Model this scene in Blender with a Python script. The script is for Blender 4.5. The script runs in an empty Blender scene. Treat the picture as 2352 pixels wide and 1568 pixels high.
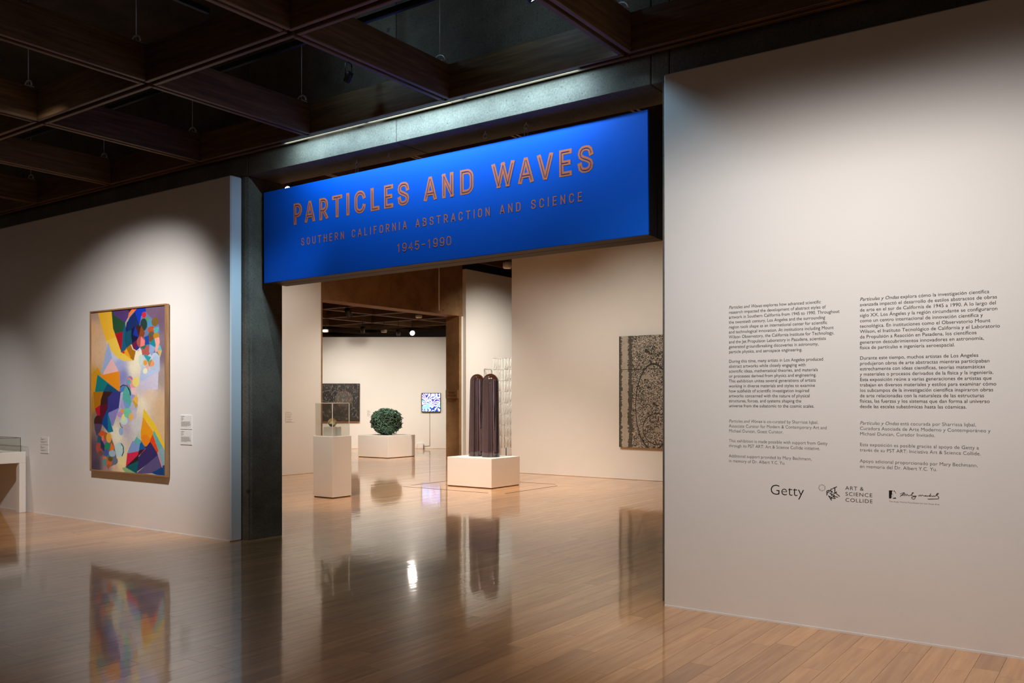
import bpy, math, random
import numpy as np
from mathutils import Vector, Matrix

random.seed(7)
rng = np.random.default_rng(11)
scene = bpy.context.scene
col = scene.collection
sRGB = lambda r, g, b: tuple(((c / 255) / 12.92 if c / 255 <= .04045 else ((c / 255 + .055) / 1.055) ** 2.4) for c in (r, g, b))

# ------------------------------------------------------------------ camera, world, exposure
YAW = math.atan2(1434, 2027)                     # the camera looks this far left of the wall's normal
cam_data = bpy.data.cameras.new('camera')
cam = bpy.data.objects.new('camera', cam_data)
col.objects.link(cam)
cam.location = (0, 0, 1.5)
cam.rotation_euler = (math.pi / 2, 0, YAW)
cam_data.sensor_width = 36
cam_data.lens = 36 * 2027 / 2352
cam_data.shift_y = (915 - 784) / 2352
cam_data.clip_end = 200
scene.camera = cam
scene.view_settings.view_transform = 'Standard'
scene.view_settings.look = 'None'
scene.view_settings.exposure = 0.0
scene.view_settings.gamma = 1.0
scene.view_settings.use_curve_mapping = False
scene.cycles.use_denoising = True
scene.cycles.max_bounces = 10
scene.cycles.transparent_max_bounces = 12
scene.cycles.caustics_reflective = False
scene.cycles.caustics_refractive = False
scene.cycles.sample_clamp_indirect = 6.0
world = bpy.data.worlds.new('dim_hall')
scene.world = world
world.use_nodes = True
world.node_tree.nodes['Background'].inputs['Color'].default_value = (1.0, .85, .72, 1)
world.node_tree.nodes['Background'].inputs['Strength'].default_value = 0.082

WARM = (1.0, .905, .79)
NEUTRAL = (1.0, .94, .895)
COOL = (.42, .74, 1.0)
PALE = (.43, .75, 1.0)

# ------------------------------------------------------------------ materials
def nodes(m):
    m.use_nodes = True
    nt = m.node_tree
    return nt, nt.nodes, nt.links, nt.nodes['Principled BSDF']

def plain(name, rgb, rough=.5, metal=0, spec=.5, emit=None, estr=1.0):
    m = bpy.data.materials.new(name)
    nt, n, l, b = nodes(m)
    b.inputs['Base Color'].default_value = (*rgb, 1)
    b.inputs['Roughness'].default_value = rough
    b.inputs['Metallic'].default_value = metal
    b.inputs['Specular IOR Level'].default_value = spec
    if emit:
        b.inputs['Emission Color'].default_value = (*emit, 1)
        b.inputs['Emission Strength'].default_value = estr
    return m

def add_bump(nt, b, height, strength, dist):
    bp = nt.nodes.new('ShaderNodeBump')
    bp.inputs['Strength'].default_value = strength
    bp.inputs['Distance'].default_value = dist
    nt.links.new(height, bp.inputs['Height'])
    nt.links.new(bp.outputs['Normal'], b.inputs['Normal'])

def noise(nt, vec, scale, detail=4, rough=.55):
    t = nt.nodes.new('ShaderNodeTexNoise')
    t.inputs['Scale'].default_value = scale
    t.inputs['Detail'].default_value = detail
    t.inputs['Roughness'].default_value = rough
    if vec is not None:
        nt.links.new(vec, t.inputs['Vector'])
    return t.outputs['Fac']

def ramp(nt, fac, stops):
    r = nt.nodes.new('ShaderNodeValToRGB')
    while len(r.color_ramp.elements) < len(stops):
        r.color_ramp.elements.new(.5)
    for e, (p, c) in zip(r.color_ramp.elements, stops):
        e.position = p
        e.color = (*c, 1)
    nt.links.new(fac, r.inputs['Fac'])
    return r.outputs['Color']

def mix(nt, a, b_, fac, mode='MIX'):
    m = nt.nodes.new('ShaderNodeMix')
    m.data_type = 'RGBA'
    m.blend_type = mode
    for s, v in ((6, a), (7, b_)):
        if isinstance(v, tuple):
            m.inputs[s].default_value = (*v, 1)
        else:
            nt.links.new(v, m.inputs[s])
    if isinstance(fac, float):
        m.inputs[0].default_value = fac
    else:
        nt.links.new(fac, m.inputs[0])
    return m.outputs[2]

def paint(name, rgb, bump=.12):
    m = plain(name, rgb, .62, spec=.35)
    nt, n, l, b = nodes(m)
    tc = n.new('ShaderNodeTexCoord').outputs['Object']
    c = ramp(nt, noise(nt, tc, .6, 3), [(.3, tuple(x * .975 for x in rgb)), (.7, tuple(min(1, x * 1.015) for x in rgb))])
    l.new(c, b.inputs['Base Color'])
    add_bump(nt, b, noise(nt, tc, 260, 2), bump, .002)
    return m

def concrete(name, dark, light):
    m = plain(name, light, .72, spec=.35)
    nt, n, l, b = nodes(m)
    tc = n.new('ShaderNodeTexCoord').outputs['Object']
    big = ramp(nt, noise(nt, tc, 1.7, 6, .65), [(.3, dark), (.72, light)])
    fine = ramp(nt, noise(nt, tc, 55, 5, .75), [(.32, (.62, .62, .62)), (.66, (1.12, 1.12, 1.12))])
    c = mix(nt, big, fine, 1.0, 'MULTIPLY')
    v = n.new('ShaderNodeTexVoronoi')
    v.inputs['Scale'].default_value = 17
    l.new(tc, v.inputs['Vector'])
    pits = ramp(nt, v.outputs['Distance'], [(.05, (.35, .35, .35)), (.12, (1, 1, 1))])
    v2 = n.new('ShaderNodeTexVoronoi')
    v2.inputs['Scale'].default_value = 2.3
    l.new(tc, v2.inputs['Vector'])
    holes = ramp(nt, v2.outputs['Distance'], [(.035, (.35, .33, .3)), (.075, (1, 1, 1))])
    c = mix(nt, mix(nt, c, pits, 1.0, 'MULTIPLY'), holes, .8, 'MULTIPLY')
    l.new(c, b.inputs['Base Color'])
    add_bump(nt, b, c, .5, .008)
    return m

def timber(name, dark, light, rnd='object', along=0, rough=.6, grain=1.0, tone=.5):
    """wood whose grain runs along local X (along=0) or Y (along=1)"""
    m = plain(name, light, rough, spec=.4)
    nt, n, l, b = nodes(m)
    tc = n.new('ShaderNodeTexCoord').outputs['Object']
    if rnd == 'object':
        r = n.new('ShaderNodeObjectInfo').outputs['Random']
    else:
        r = n.new('ShaderNodeNewGeometry').outputs['Random Per Island']
    off = n.new('ShaderNodeVectorMath'); off.operation = 'SCALE'
    off.inputs[0].default_value = (37, 53, 71)
    l.new(r, off.inputs['Scale'])
    add = n.new('ShaderNodeVectorMath'); add.operation = 'ADD'
    l.new(tc, add.inputs[0]); l.new(off.outputs[0], add.inputs[1])
    mp = n.new('ShaderNodeMapping')
    sc = [26, 26, 26]
    sc[along] = 1.6
    mp.inputs['Scale'].default_value = sc
    l.new(add.outputs[0], mp.inputs['Vector'])
    g = noise(nt, mp.outputs['Vector'], grain, 6, .62)
    mp2 = n.new('ShaderNodeMapping')
    s2 = [3.2, 3.2, 3.2]
    s2[along] = .7
    mp2.inputs['Scale'].default_value = s2
    l.new(add.outputs[0], mp2.inputs['Vector'])
    g2 = noise(nt, mp2.outputs['Vector'], 1.0, 3)
    c1 = ramp(nt, g, [(.28, dark), (.7, light)])
    c2 = ramp(nt, g2, [(.3, (.80, .78, .74)), (.7, (1.1, 1.1, 1.1))])
    c = mix(nt, c1, c2, .8, 'MULTIPLY')
    rr = ramp(nt, r, [(0, (1 - tone * .42, 1 - tone * .5, 1 - tone * .56)), (.25, (1 - tone * .12,) * 3), (1, (1 + tone * .22, 1 + tone * .22, 1 + tone * .2))])
    c = mix(nt, c, rr, 1.0, 'MULTIPLY')
    l.new(c, b.inputs['Base Color'])
    return m, nt, b, g

def floor_wood(name, rnd):
    m, nt, b, g = timber(name, sRGB(182, 122, 72), sRGB(215, 160, 103), rnd, 1, .3, 1.0, .55)
    b.inputs['Specular IOR Level'].default_value = .5
    b.inputs['Roughness'].default_value = .30
    b.inputs['Coat Weight'].default_value = .9
    b.inputs['Coat Roughness'].default_value = .055
    tc = nt.nodes.new('ShaderNodeTexCoord').outputs['Object']
    mp = nt.nodes.new('ShaderNodeMapping')
    mp.inputs['Scale'].default_value = (9, 1.1, 1)
    nt.links.new(tc, mp.inputs['Vector'])
    add_bump(nt, b, noise(nt, mp.outputs['Vector'], 1.0, 3), .12, .01)
    for l_ in list(nt.links):
        if l_.to_socket == b.inputs['Normal']:
            nt.links.new(l_.from_socket, b.inputs['Coat Normal'])
    return m

def vcol(name, rough=.5, emit=0.0, spec=.4):
    m = plain(name, (.5, .5, .5), rough, spec=spec)
    nt, n, l, b = nodes(m)
    a = n.new('ShaderNodeAttribute')
    a.attribute_name = 'print'
    l.new(a.outputs['Color'], b.inputs['Base Color'])
    if emit:
        l.new(a.outputs['Color'], b.inputs['Emission Color'])
        b.inputs['Emission Strength'].default_value = emit
    return m

def glass(name, rgb, ior=1.49, rough=0.0):
    m = plain(name, rgb, rough)
    nt, n, l, b = nodes(m)
    b.inputs['Transmission Weight'].default_value = 1
    b.inputs['IOR'].default_value = ior
    return m

def acrylic(name, rgb=(.97, .97, .95), gloss=.08):
    """thin clear sheet: mostly passes straight through, with a sheen"""
    m = bpy.data.materials.new(name)
    m.use_nodes = True
    nt = m.node_tree
    for x in list(nt.nodes):
        nt.nodes.remove(x)
    o = nt.nodes.new('ShaderNodeOutputMaterial')
    t = nt.nodes.new('ShaderNodeBsdfTransparent'); t.inputs['Color'].default_value = (*rgb, 1)
    g = nt.nodes.new('ShaderNodeBsdfGlossy'); g.inputs['Roughness'].default_value = .03
    lw = nt.nodes.new('ShaderNodeLayerWeight'); lw.inputs['Blend'].default_value = .25
    f = nt.nodes.new('ShaderNodeMath'); f.operation = 'MULTIPLY_ADD'; f.inputs[1].default_value = .35; f.inputs[2].default_value = .03
    nt.links.new(lw.outputs['Facing'], f.inputs[0])
    mx = nt.nodes.new('ShaderNodeMixShader')
    nt.links.new(f.outputs[0], mx.inputs[0]); nt.links.new(t.outputs[0], mx.inputs[1]); nt.links.new(g.outputs[0], mx.inputs[2])
    nt.links.new(mx.outputs[0], o.inputs['Surface'])
    return m

M = {}
M['wall'] = paint('white_wall_paint', (.80, .78, .76))
M['wall_gallery'] = paint('gallery_wall_paint', (.80, .78, .735))
M['plinth'] = paint('plinth_paint', (.82, .79, .74), .05)
M['concrete'] = concrete('board_cast_concrete', sRGB(88, 77, 64), sRGB(128, 115, 98))
M['concrete_warm'] = concrete('brown_cast_concrete', sRGB(122, 92, 58), sRGB(168, 130, 90))
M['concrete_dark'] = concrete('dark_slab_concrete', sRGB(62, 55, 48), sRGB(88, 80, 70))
M['beam'] = timber('dark_stained_beam', sRGB(80, 59, 41), sRGB(130, 101, 71), 'object', 0, .55, 1.4, .5)[0]
M['plank'] = floor_wood('maple_plank', 'object')
M['plank_joined'] = floor_wood('maple_plank_far', 'island')
M['sub'] = plain('plank_joint', sRGB(48, 31, 20), .8)
M['sign_blue'] = plain('sign_blue_vinyl', (.002, .14, .80), .5, spec=.2)
M['sign_case'] = plain('sign_casing', sRGB(58, 53, 52), .6)
M['orange'] = plain('sign_orange_vinyl', (1.0, .235, .085), .5, spec=.3)
M['sign_line'] = plain('sign_inline_blue', (.02, .045, .30), .45, spec=.3)
M['black'] = plain('black_metal', (.012, .012, .013), .45)
M['black_text'] = plain('black_vinyl', (.012, .011, .011), .6, spec=.2)
M['grey_text'] = plain('grey_vinyl', (.05, .046, .044), .6, spec=.2)
M['zinc'] = plain('zinc_steel', (.78, .80, .82), .3, .35)
M['tan_wood'] = timber('tan_frame_wood', sRGB(128, 92, 60), sRGB(172, 130, 90), 'object', 0, .5, 1.2, .2)[0]
M['card'] = plain('white_card', (.80, .78, .755), .6)
M['card_print'] = plain('card_print', (.20, .185, .17), .7)
M['canvas'] = vcol('painted_canvas', .55)
M['screen'] = vcol('lit_screen', .4, 1.5)
M['acrylic'] = acrylic('clear_acrylic')
M['acrylic_edge'] = plain('acrylic_edge', (.80, .78, .70), .3)
M['smoky'] = glass('smoky_plum_resin', (.175, .128, .155), 1.5)
M['green_glass'] = glass('pale_green_glass', (.80, .88, .55), 1.5)
M['patina'] = None
M['tape'] = plain('dark_floor_tape', sRGB(52, 34, 24), .6)
M['white_plastic'] = plain('white_plastic', (.75, .72, .68), .45)
M['brass_plate'] = plain('bronze_plate', sRGB(142, 106, 70), .5, .2)
M['lens_warm'] = plain('warm_lens', (1, .9, .75), .3, emit=(1.0, .86, .66), estr=14)
M['strip'] = plain('strip_lamp_tube', (.9, .95, 1), .3, emit=(.75, .90, 1.0), estr=4)
M['lens_dim'] = plain('dimmed_cool_lens', (.05, .06, .07), .3, emit=(.6, .83, 1.0), estr=.15)  # glow turned down so the lens itself does not show
M['lens_cool'] = plain('cool_lens', (.8, .9, 1), .3, emit=(.6, .83, 1.0), estr=12)
m = plain('green_patina_bronze', (.07, .12, .09), .42, .35)
nt, n, l, b = nodes(m)
tc = n.new('ShaderNodeTexCoord').outputs['Object']
l.new(ramp(nt, noise(nt, tc, 3.5, 3), [(.35, sRGB(50, 62, 46)), (.6, sRGB(98, 134, 112))]), b.inputs['Base Color'])
M['patina'] = m

# ------------------------------------------------------------------ mesh helpers
def tag(o, label=None, cat=None, group=None, kind=None):
    if label: o['label'] = label
    if cat: o['category'] = cat
    if group: o['group'] = group
    if kind: o['kind'] = kind
    return o

def empty(name, loc=(0, 0, 0), rz=0.0):
    o = bpy.data.objects.new(name, None)
    o.empty_display_size = .1
    o.location = loc
    o.rotation_euler = (0, 0, rz)
    col.objects.link(o)
    return o

def link(name, me, mat=None, parent=None, loc=(0, 0, 0)):
    if mat is not None and not me.materials:
        me.materials.append(mat)
    o = bpy.data.objects.new(name, me)
    o.location = loc
    if parent is not None:
        o.parent = parent
    col.objects.link(o)
    return o

class MB:
    """collects shapes into one mesh"""
    def __init__(s):
        s.v, s.f, s.smooth = [], [], []
    def add(s, verts, faces, smooth=False):
        k = len(s.v)
        s.v += [tuple(p) for p in verts]
        s.f += [tuple(i + k for i in f) for f in faces]
        s.smooth += [smooth] * len(faces)
        return s
    def box(s, x0, x1, y0, y1, z0, z1):
        v = [(x, y, z) for z in (z0, z1) for y in (y0, y1) for x in (x0, x1)]
        return s.add(v, [(0, 2, 3, 1), (4, 5, 7, 6), (0, 1, 5, 4), (2, 6, 7, 3), (0, 4, 6, 2), (1, 3, 7, 5)])
    def cbox(s, x0, x1, y0, y1, z0, z1, c=.004):
        """box with chamfered edges"""
        v = []
        for z in (0, 1):
            for y in (0, 1):
                for x in (0, 1):
                    X, Y, Z = (x0, x1)[x], (y0, y1)[y], (z0, z1)[z]
                    dx, dy, dz = (c, -c)[x], (c, -c)[y], (c, -c)[z]
                    v += [(X, Y + dy, Z + dz), (X + dx, Y, Z + dz), (X + dx, Y + dy, Z)]
        i = lambda x, y, z, a: (z * 4 + y * 2 + x) * 3 + a
        f = []
        for s_ in (0, 1):
            q = [(s_, 0, 0), (s_, 1, 0), (s_, 1, 1), (s_, 0, 1)]
            f.append(tuple(i(*p, 0) for p in (q if s_ else q[::-1])))
            q = [(0, s_, 0), (1, s_, 0), (1, s_, 1), (0, s_, 1)]
            f.append(tuple(i(*p, 1) for p in (q[::-1] if s_ else q)))
            q = [(0, 0, s_), (1, 0, s_), (1, 1, s_), (0, 1, s_)]
            f.append(tuple(i(*p, 2) for p in (q if s_ else q[::-1])))
        for a_ in (0, 1):
            for b_ in (0, 1):
                f.append((i(0, a_, b_, 1), i(1, a_, b_, 1), i(1, a_, b_, 2), i(0, a_, b_, 2)))
                f.append((i(a_, 0, b_, 0), i(a_, 1, b_, 0), i(a_, 1, b_, 2), i(a_, 0, b_, 2)))
                f.append((i(a_, b_, 0, 0), i(a_, b_, 1, 0), i(a_, b_, 1, 1), i(a_, b_, 0, 1)))
        for z in (0, 1):
            for y in (0, 1):
                for x in (0, 1):
                    f.append((i(x, y, z, 0), i(x, y, z, 1), i(x, y, z, 2)))
        return s.add(v, f)
    def prism(s, pts, z0, z1):
        n_ = len(pts)
        v = [(x, y, z0) for x, y in pts] + [(x, y, z1) for x, y in pts]
        f = [tuple(range(n_))[::-1], tuple(range(n_, 2 * n_))]
        f += [(k, (k + 1) % n_, n_ + (k + 1) % n_, n_ + k) for k in range(n_)]
        return s.add(v, f)
    def lathe(s, prof, c=(0, 0, 0), seg=32, mat=None, closed=True):
        """prof: (r, z) list bottom to top"""
        v, f = [], []
        for r, z in prof:
            for k in range(seg):
                a_ = 2 * math.pi * k / seg
                p = Vector((r * math.cos(a_), r * math.sin(a_), z))
                if mat is not None: p = mat @ p
                v.append((p.x + c[0], p.y + c[1], p.z + c[2]))
        for j in range(len(prof) - 1):
            for k in range(seg):
                k2 = (k + 1) % seg
                f.append((j * seg + k, j * seg + k2, (j + 1) * seg + k2, (j + 1) * seg + k))
        s.add(v, f, True)
        if closed:
            o_ = len(s.v) - len(v)
            s.f.append(tuple(o_ + k for k in range(seg))[::-1]); s.smooth.append(False)
            o2 = o_ + (len(prof) - 1) * seg
            s.f.append(tuple(o2 + k for k in range(seg))); s.smooth.append(False)
        return s
    def tube(s, pts, r, seg=8, closed=False):
        pts = [Vector(p) for p in pts]
        v, f = [], []
        n_ = len(pts)
        up = Vector((0, 0, 1))
        for i, p in enumerate(pts):
            a_ = pts[(i - 1) % n_] if (i or closed) else p
            b_ = pts[(i + 1) % n_] if (i < n_ - 1 or closed) else p
            t = (b_ - a_).normalized()
            u = t.cross(up)
            if u.length < 1e-3: u = t.cross(Vector((1, 0, 0)))
            u.normalize(); w = t.cross(u)
            for k in range(seg):
                an = 2 * math.pi * k / seg
                v.append(tuple(p + (u * math.cos(an) + w * math.sin(an)) * r))
        for i in range(n_ if closed else n_ - 1):
            j = (i + 1) % n_
            for k in range(seg):
                k2 = (k + 1) % seg
                f.append((i * seg + k, i * seg + k2, j * seg + k2, j * seg + k))
        if not closed:
            f.append(tuple(range(seg))[::-1]); f.append(tuple((n_ - 1) * seg + k for k in range(seg)))
        return s.add(v, f, True)
    def build(s, name, mat, parent=None, loc=(0, 0, 0), origin=None):
        o_ = Vector(origin) if origin is not None else Vector((0, 0, 0))
        me = bpy.data.meshes.new(name)
        me.from_pydata([tuple(Vector(p) - o_) for p in s.v], [], s.f)
        me.polygons.foreach_set('use_smooth', s.smooth)
        me.update()
        return link(name, me, mat, parent, loc)

def struct(o):
    o['kind'] = 'structure'
    return o

def wallbox(name, x0, x1, y0, y1, z0, z1, mat, c=.006):
    return struct(MB().cbox(x0, x1, y0, y1, z0, z1, c).build(name, mat))

# ------------------------------------------------------------------ text helpers
_tc = {}
def glyph_mesh(body, size=1.0, shear=0.0, offset=0.0, spacing=1.0):
    key = (body, shear, offset, spacing)
    if key not in _tc:
        cu = bpy.data.curves.new('t', 'FONT')
        cu.body = body
        cu.size = 1
        cu.shear = shear
        cu.offset = offset
        cu.space_character = spacing
        cu.resolution_u = 3
        ob = bpy.data.objects.new('t', cu)
        me = bpy.data.meshes.new_from_object(ob)
        v = [(p.co.x, p.co.y) for p in me.vertices]
        f = [tuple(p.vertices) for p in me.polygons]
        bpy.data.objects.remove(ob); bpy.data.curves.remove(cu); bpy.data.meshes.remove(me)
        _tc[key] = (v, f)
    v, f = _tc[key]
    return [(x * size, y * size) for x, y in v], f

def text_width(body, **k):
    v, f = glyph_mesh(body, 1.0, **k)
    return max(p[0] for p in v) if v else 0

# ------------------------------------------------------------------ the floor of maple planks
PW = .133
floor = struct(MB().box(-34, 6, -4, 36, -.08, -.012).build('floor', M['sub']))
planks = []
r2 = random.Random(3)
kx = 0
x = -2.075 - PW * 200
while x < 5.5:
    y = -3.5 - r2.random() * 2
    while y < 34:
        L = r2.choice((.75, 1.05, 1.35, 1.65, 1.95))
        planks.append((x, y, L))
        y += L
    x += PW
CS, SN = math.cos(YAW), math.sin(YAW)
def pixel(X, Y, Z):
    d = -X * SN + Y * CS
    l_ = X * CS + Y * SN
    return (1176 + 2027 * l_ / d, 915 - 2027 * (Z - 1.5) / d, d) if d > .3 else (1e9, 1e9, d)
def in_view(p):
    x, y, L = p
    for q in (0, .5, 1):
        u, v, d = pixel(x + PW / 2, y + L * q, 0)
        if 0 <= u <= 2352 and v <= 1568:
            return d
    return None
seen = []
for p in planks:
    d = in_view(p)
    if d is None: continue
    Yc = p[1] + p[2] / 2
    if Yc > 6.2 and not (-7.7 < p[0] < -2.8 or Yc > 8): continue
    if Yc > 5.84 and p[0] > -2.7: continue
    seen.append((d, p))
seen.sort()
near = set(p for d, p in seen[:300])
_pm = {}
def plank_mesh(L):
    if L not in _pm:
        g = .0007
        _pm[L] = MB().box(g, PW - g, g, L - g, -.012, 0)
        ob = _pm[L].build('plank', M['plank'])
        _pm[L] = ob.data
        bpy.data.objects.remove(ob)
    return _pm[L]
for p in planks:
    if p in near:
        link('plank', plank_mesh(p[2]), None, floor, (p[0], p[1], 0))
rest = MB()
for x, y, L in planks:
    if (x, y, L) in near: continue
    g = .0008
    rest.add([(x + g, y + g, 0), (x + PW - g, y + g, 0), (x + PW - g, y + L - g, 0), (x + g, y + L - g, 0),
              (x + g, y + g, -.012), (x + PW - g, y + g, -.012), (x + PW - g, y + L - g, -.012), (x + g, y + L - g, -.012)],
             [(0, 1, 2, 3), (0, 4, 5, 1), (1, 5, 6, 2), (2, 6, 7, 3), (3, 7, 4, 0)])
tag(rest.build('plank_field', M['plank_joined'], floor), kind='stuff')

# ------------------------------------------------------------------ front hall walls, piers and the concrete beam
WF = 5.84                                           # face of the white walls
wall_left = wallbox('wall_left', -19, -7.74, WF, 5.985, 0, 3.84, M['wall'], .012)
wall_right = wallbox('wall_right', -2.787, 5, WF, 5.985, 0, 3.84, M['wall'], .008)
struct(MB().box(-19, -7.75, WF - .004, WF, 0, .012).build('baseboard_left', M['wall']))
struct(MB().box(-2.78, 5, WF - .004, WF, 0, .012).build('baseboard_right', M['wall']))
def pier(name, x0, x1, chx):
    c = .045
    pts = [(x0, 5.99), (x1, 5.99), (x1, 6.45), (x0, 6.45)]
    if chx == 'r': pts = [(x0, 5.99), (x1 - c, 5.99), (x1 - .012, 6.012), (x1 - .012, 6.03), (x1, 6.05), (x1, 6.45), (x0, 6.45)]
    else: pts = [(x1, 5.99), (x1, 6.45), (x0, 6.45), (x0, 6.05), (x0 + .012, 6.03), (x0 + .012, 6.012), (x0 + c, 5.99)]
    return struct(MB().prism(pts, 0, 3.845).build(name, M['concrete']))
pier('wall_pier_left', -8.5, -7.655, 'r')
struct(MB().prism([(-2.868, 5.99), (-2.2, 5.99), (-2.2, 6.45), (-2.868, 6.45)], 0, 3.845).build('wall_pier_right', M['concrete']))
beam = struct(MB().box(-19, 5, 6.02, 6.43, 3.87, 5.4).build('wall_beam', M['concrete']))
JX = [-19, -14.6, -11.2, -7.66, -5.547, -2.97, -2.82, .9, 5]
for a_, b_ in zip(JX[:-1], JX[1:]):
    MB().cbox(a_ + .0025, b_ - .0025, 6.0, 6.45, 3.85, 5.4, .006).build('concrete_panel', M['concrete'], beam)

# ------------------------------------------------------------------ coffered timber ceilings
BT, BH, GAP = .038, .29, .038
_bm = {}
def board_mesh(L):
    L = round(L, 3)
    if L not in _bm:
        ob = MB().cbox(-L / 2, L / 2, -BT / 2, BT / 2, 0, BH, .004).build('ceiling_board', M['beam'])
        _bm[L] = ob.data
        bpy.data.objects.remove(ob)
    return _bm[L]
def board(parent, cx, cy, L, z, rz, sag=0):
    o = link('ceiling_board', board_mesh(L), None, parent, (cx, cy, z + sag))
    o.rotation_euler = (0, 0, rz)
    return o
def coffers(parent, xs, ys, z):
    e = (GAP + BT) / 2
    for xa, xb in zip(xs[:-1], xs[1:]):
        for ya, yb in zip(ys[:-1], ys[1:]):
            lx, ly = xb - xa - GAP, yb - ya - GAP
            s = lambda: random.uniform(-.003, .003)
            board(parent, (xa + xb) / 2, ya + e, lx, z, 0, s())
            board(parent, (xa + xb) / 2, yb - e, lx, z, math.pi, s())
            board(parent, xa + e, (ya + yb) / 2, ly - 2 * BT - .002, z, math.pi / 2, s())
            board(parent, xb - e, (ya + yb) / 2, ly - 2 * BT - .002, z, -math.pi / 2, s())
ZL = 4.03
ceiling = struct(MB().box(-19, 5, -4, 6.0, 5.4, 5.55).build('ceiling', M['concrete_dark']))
XS = [-3.067 + 1.715 * k for k in range(-7, 4)]
YS = [5.82 - 1.705 * j for j in (3, 2, 1, 0)]
coffers(ceiling, XS, YS, ZL)
for xa, xb in zip(XS[:-1], XS[1:]):
    board(ceiling, (xa + xb) / 2, 5.82 + (GAP + BT) / 2, xb - xa - .003, ZL, 0, random.uniform(-.003, .003))
# steel hangers that carry the timber grid
for i, X in enumerate(XS):
    for Y in YS[1:]:
        h = MB()
        h.tube([(X, Y - .11, ZL + .2), (X, Y - .11, 5.4)], .004, 6)
        h.box(X - .045, X + .045, Y - .14, Y - .08, ZL + BH - .01, ZL + BH + .012)
        a_ = [(X - .06 + .06 * (1 - math.cos(t)), Y - .11, ZL + BH + .012 + .055 * math.sin(t)) for t in np.linspace(0, math.pi, 9)]
        h.tube(a_, .009, 6)
        h.build('grid_hanger', M['zinc'], ceiling)
# gallery ceilings
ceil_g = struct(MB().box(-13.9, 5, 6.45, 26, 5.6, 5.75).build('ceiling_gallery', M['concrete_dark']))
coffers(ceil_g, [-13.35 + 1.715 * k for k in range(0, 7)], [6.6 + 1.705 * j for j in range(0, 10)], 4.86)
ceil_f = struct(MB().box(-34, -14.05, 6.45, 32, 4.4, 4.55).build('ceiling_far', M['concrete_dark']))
coffers(ceil_f, [-14.15 - 1.715 * k for k in range(5, -1, -1)], [11.2 + 1.705 * j for j in range(0, 7)], 3.63)

# ------------------------------------------------------------------ gallery walls beyond the opening
wallbox('wall_gallery_right', -10.34, 4, 14.6, 14.9, 0, 4.8, M['wall_gallery'])
wallbox('wall_gallery_left', -13.72, -13.565, 6.45, 12.44, 0, 4.8, M['wall_gallery'])
wallbox('wall_gallery_end', -13.72, -13.5, 17.12, 26, 0, 4.70, M['wall_gallery'])
wallbox('wall_gallery_dark_backing', -13.9, -13.73, 12.4, 26, 4.72, 5.6, M['concrete_dark'])  # dark sheet added to close the gap above the wall, standing in for shade
wallbox('wall_gallery_back', -13.7, -3, 26, 26.2, 0, 5.6, M['wall_gallery'])
struct(MB().cbox(-14.05, -13.59, 12.445, 12.505, 0, 3.53, .008).build('wall_column_near', M['concrete_warm']))
colr = struct(MB().cbox(-14.03, -13.60, 16.98, 17.06, 0, 3.53, .008).build('wall_column_far', M['concrete_warm']))
struct(MB().cbox(-13.75, -13.595, 17.065, 17.115, 0, 3.53, .004).build('trim_1', M['wall_gallery']))
beam_g = struct(MB().box(-14.03, -13.62, 12.45, 17.11, 3.56, 5.6).build('wall_beam_gallery', M['concrete_warm']))
JY = [12.45, 14.53, 17.11]
for a_, b_ in zip(JY[:-1], JY[1:]):
    MB().cbox(-14.05, -13.6, a_ + .003, b_ - .003, 3.53, 5.6, .006).build('concrete_panel', M['concrete_warm'], beam_g)
# angled wall at the back of the far room: it faces the hall squarely
FR = Vector((CS, SN, 0)); FN = Vector((-SN, CS, 0))      # along it, and away from the hall
def far_pt(u_, z, depth=26.4):
    return FR * u_ + FN * depth + Vector((0, 0, z))
wf = MB()
wf.cbox(-9.5, -1.2, 0, .2, 0, 3.34, .006)
wfo = struct(wf.build('wall_far', M['wall_gallery'], None, tuple(FN * 26.4)))
wfo.rotation_euler = (0, 0, YAW)

# ------------------------------------------------------------------ light: tracks and spotlights
def track(x0, x1, y0, y1, z, label):
    t = MB().cbox(x0, x1, y0, y1, z, z + .05, .004).build('light_track', M['black'])
    return tag(t, label, 'light track')

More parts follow.
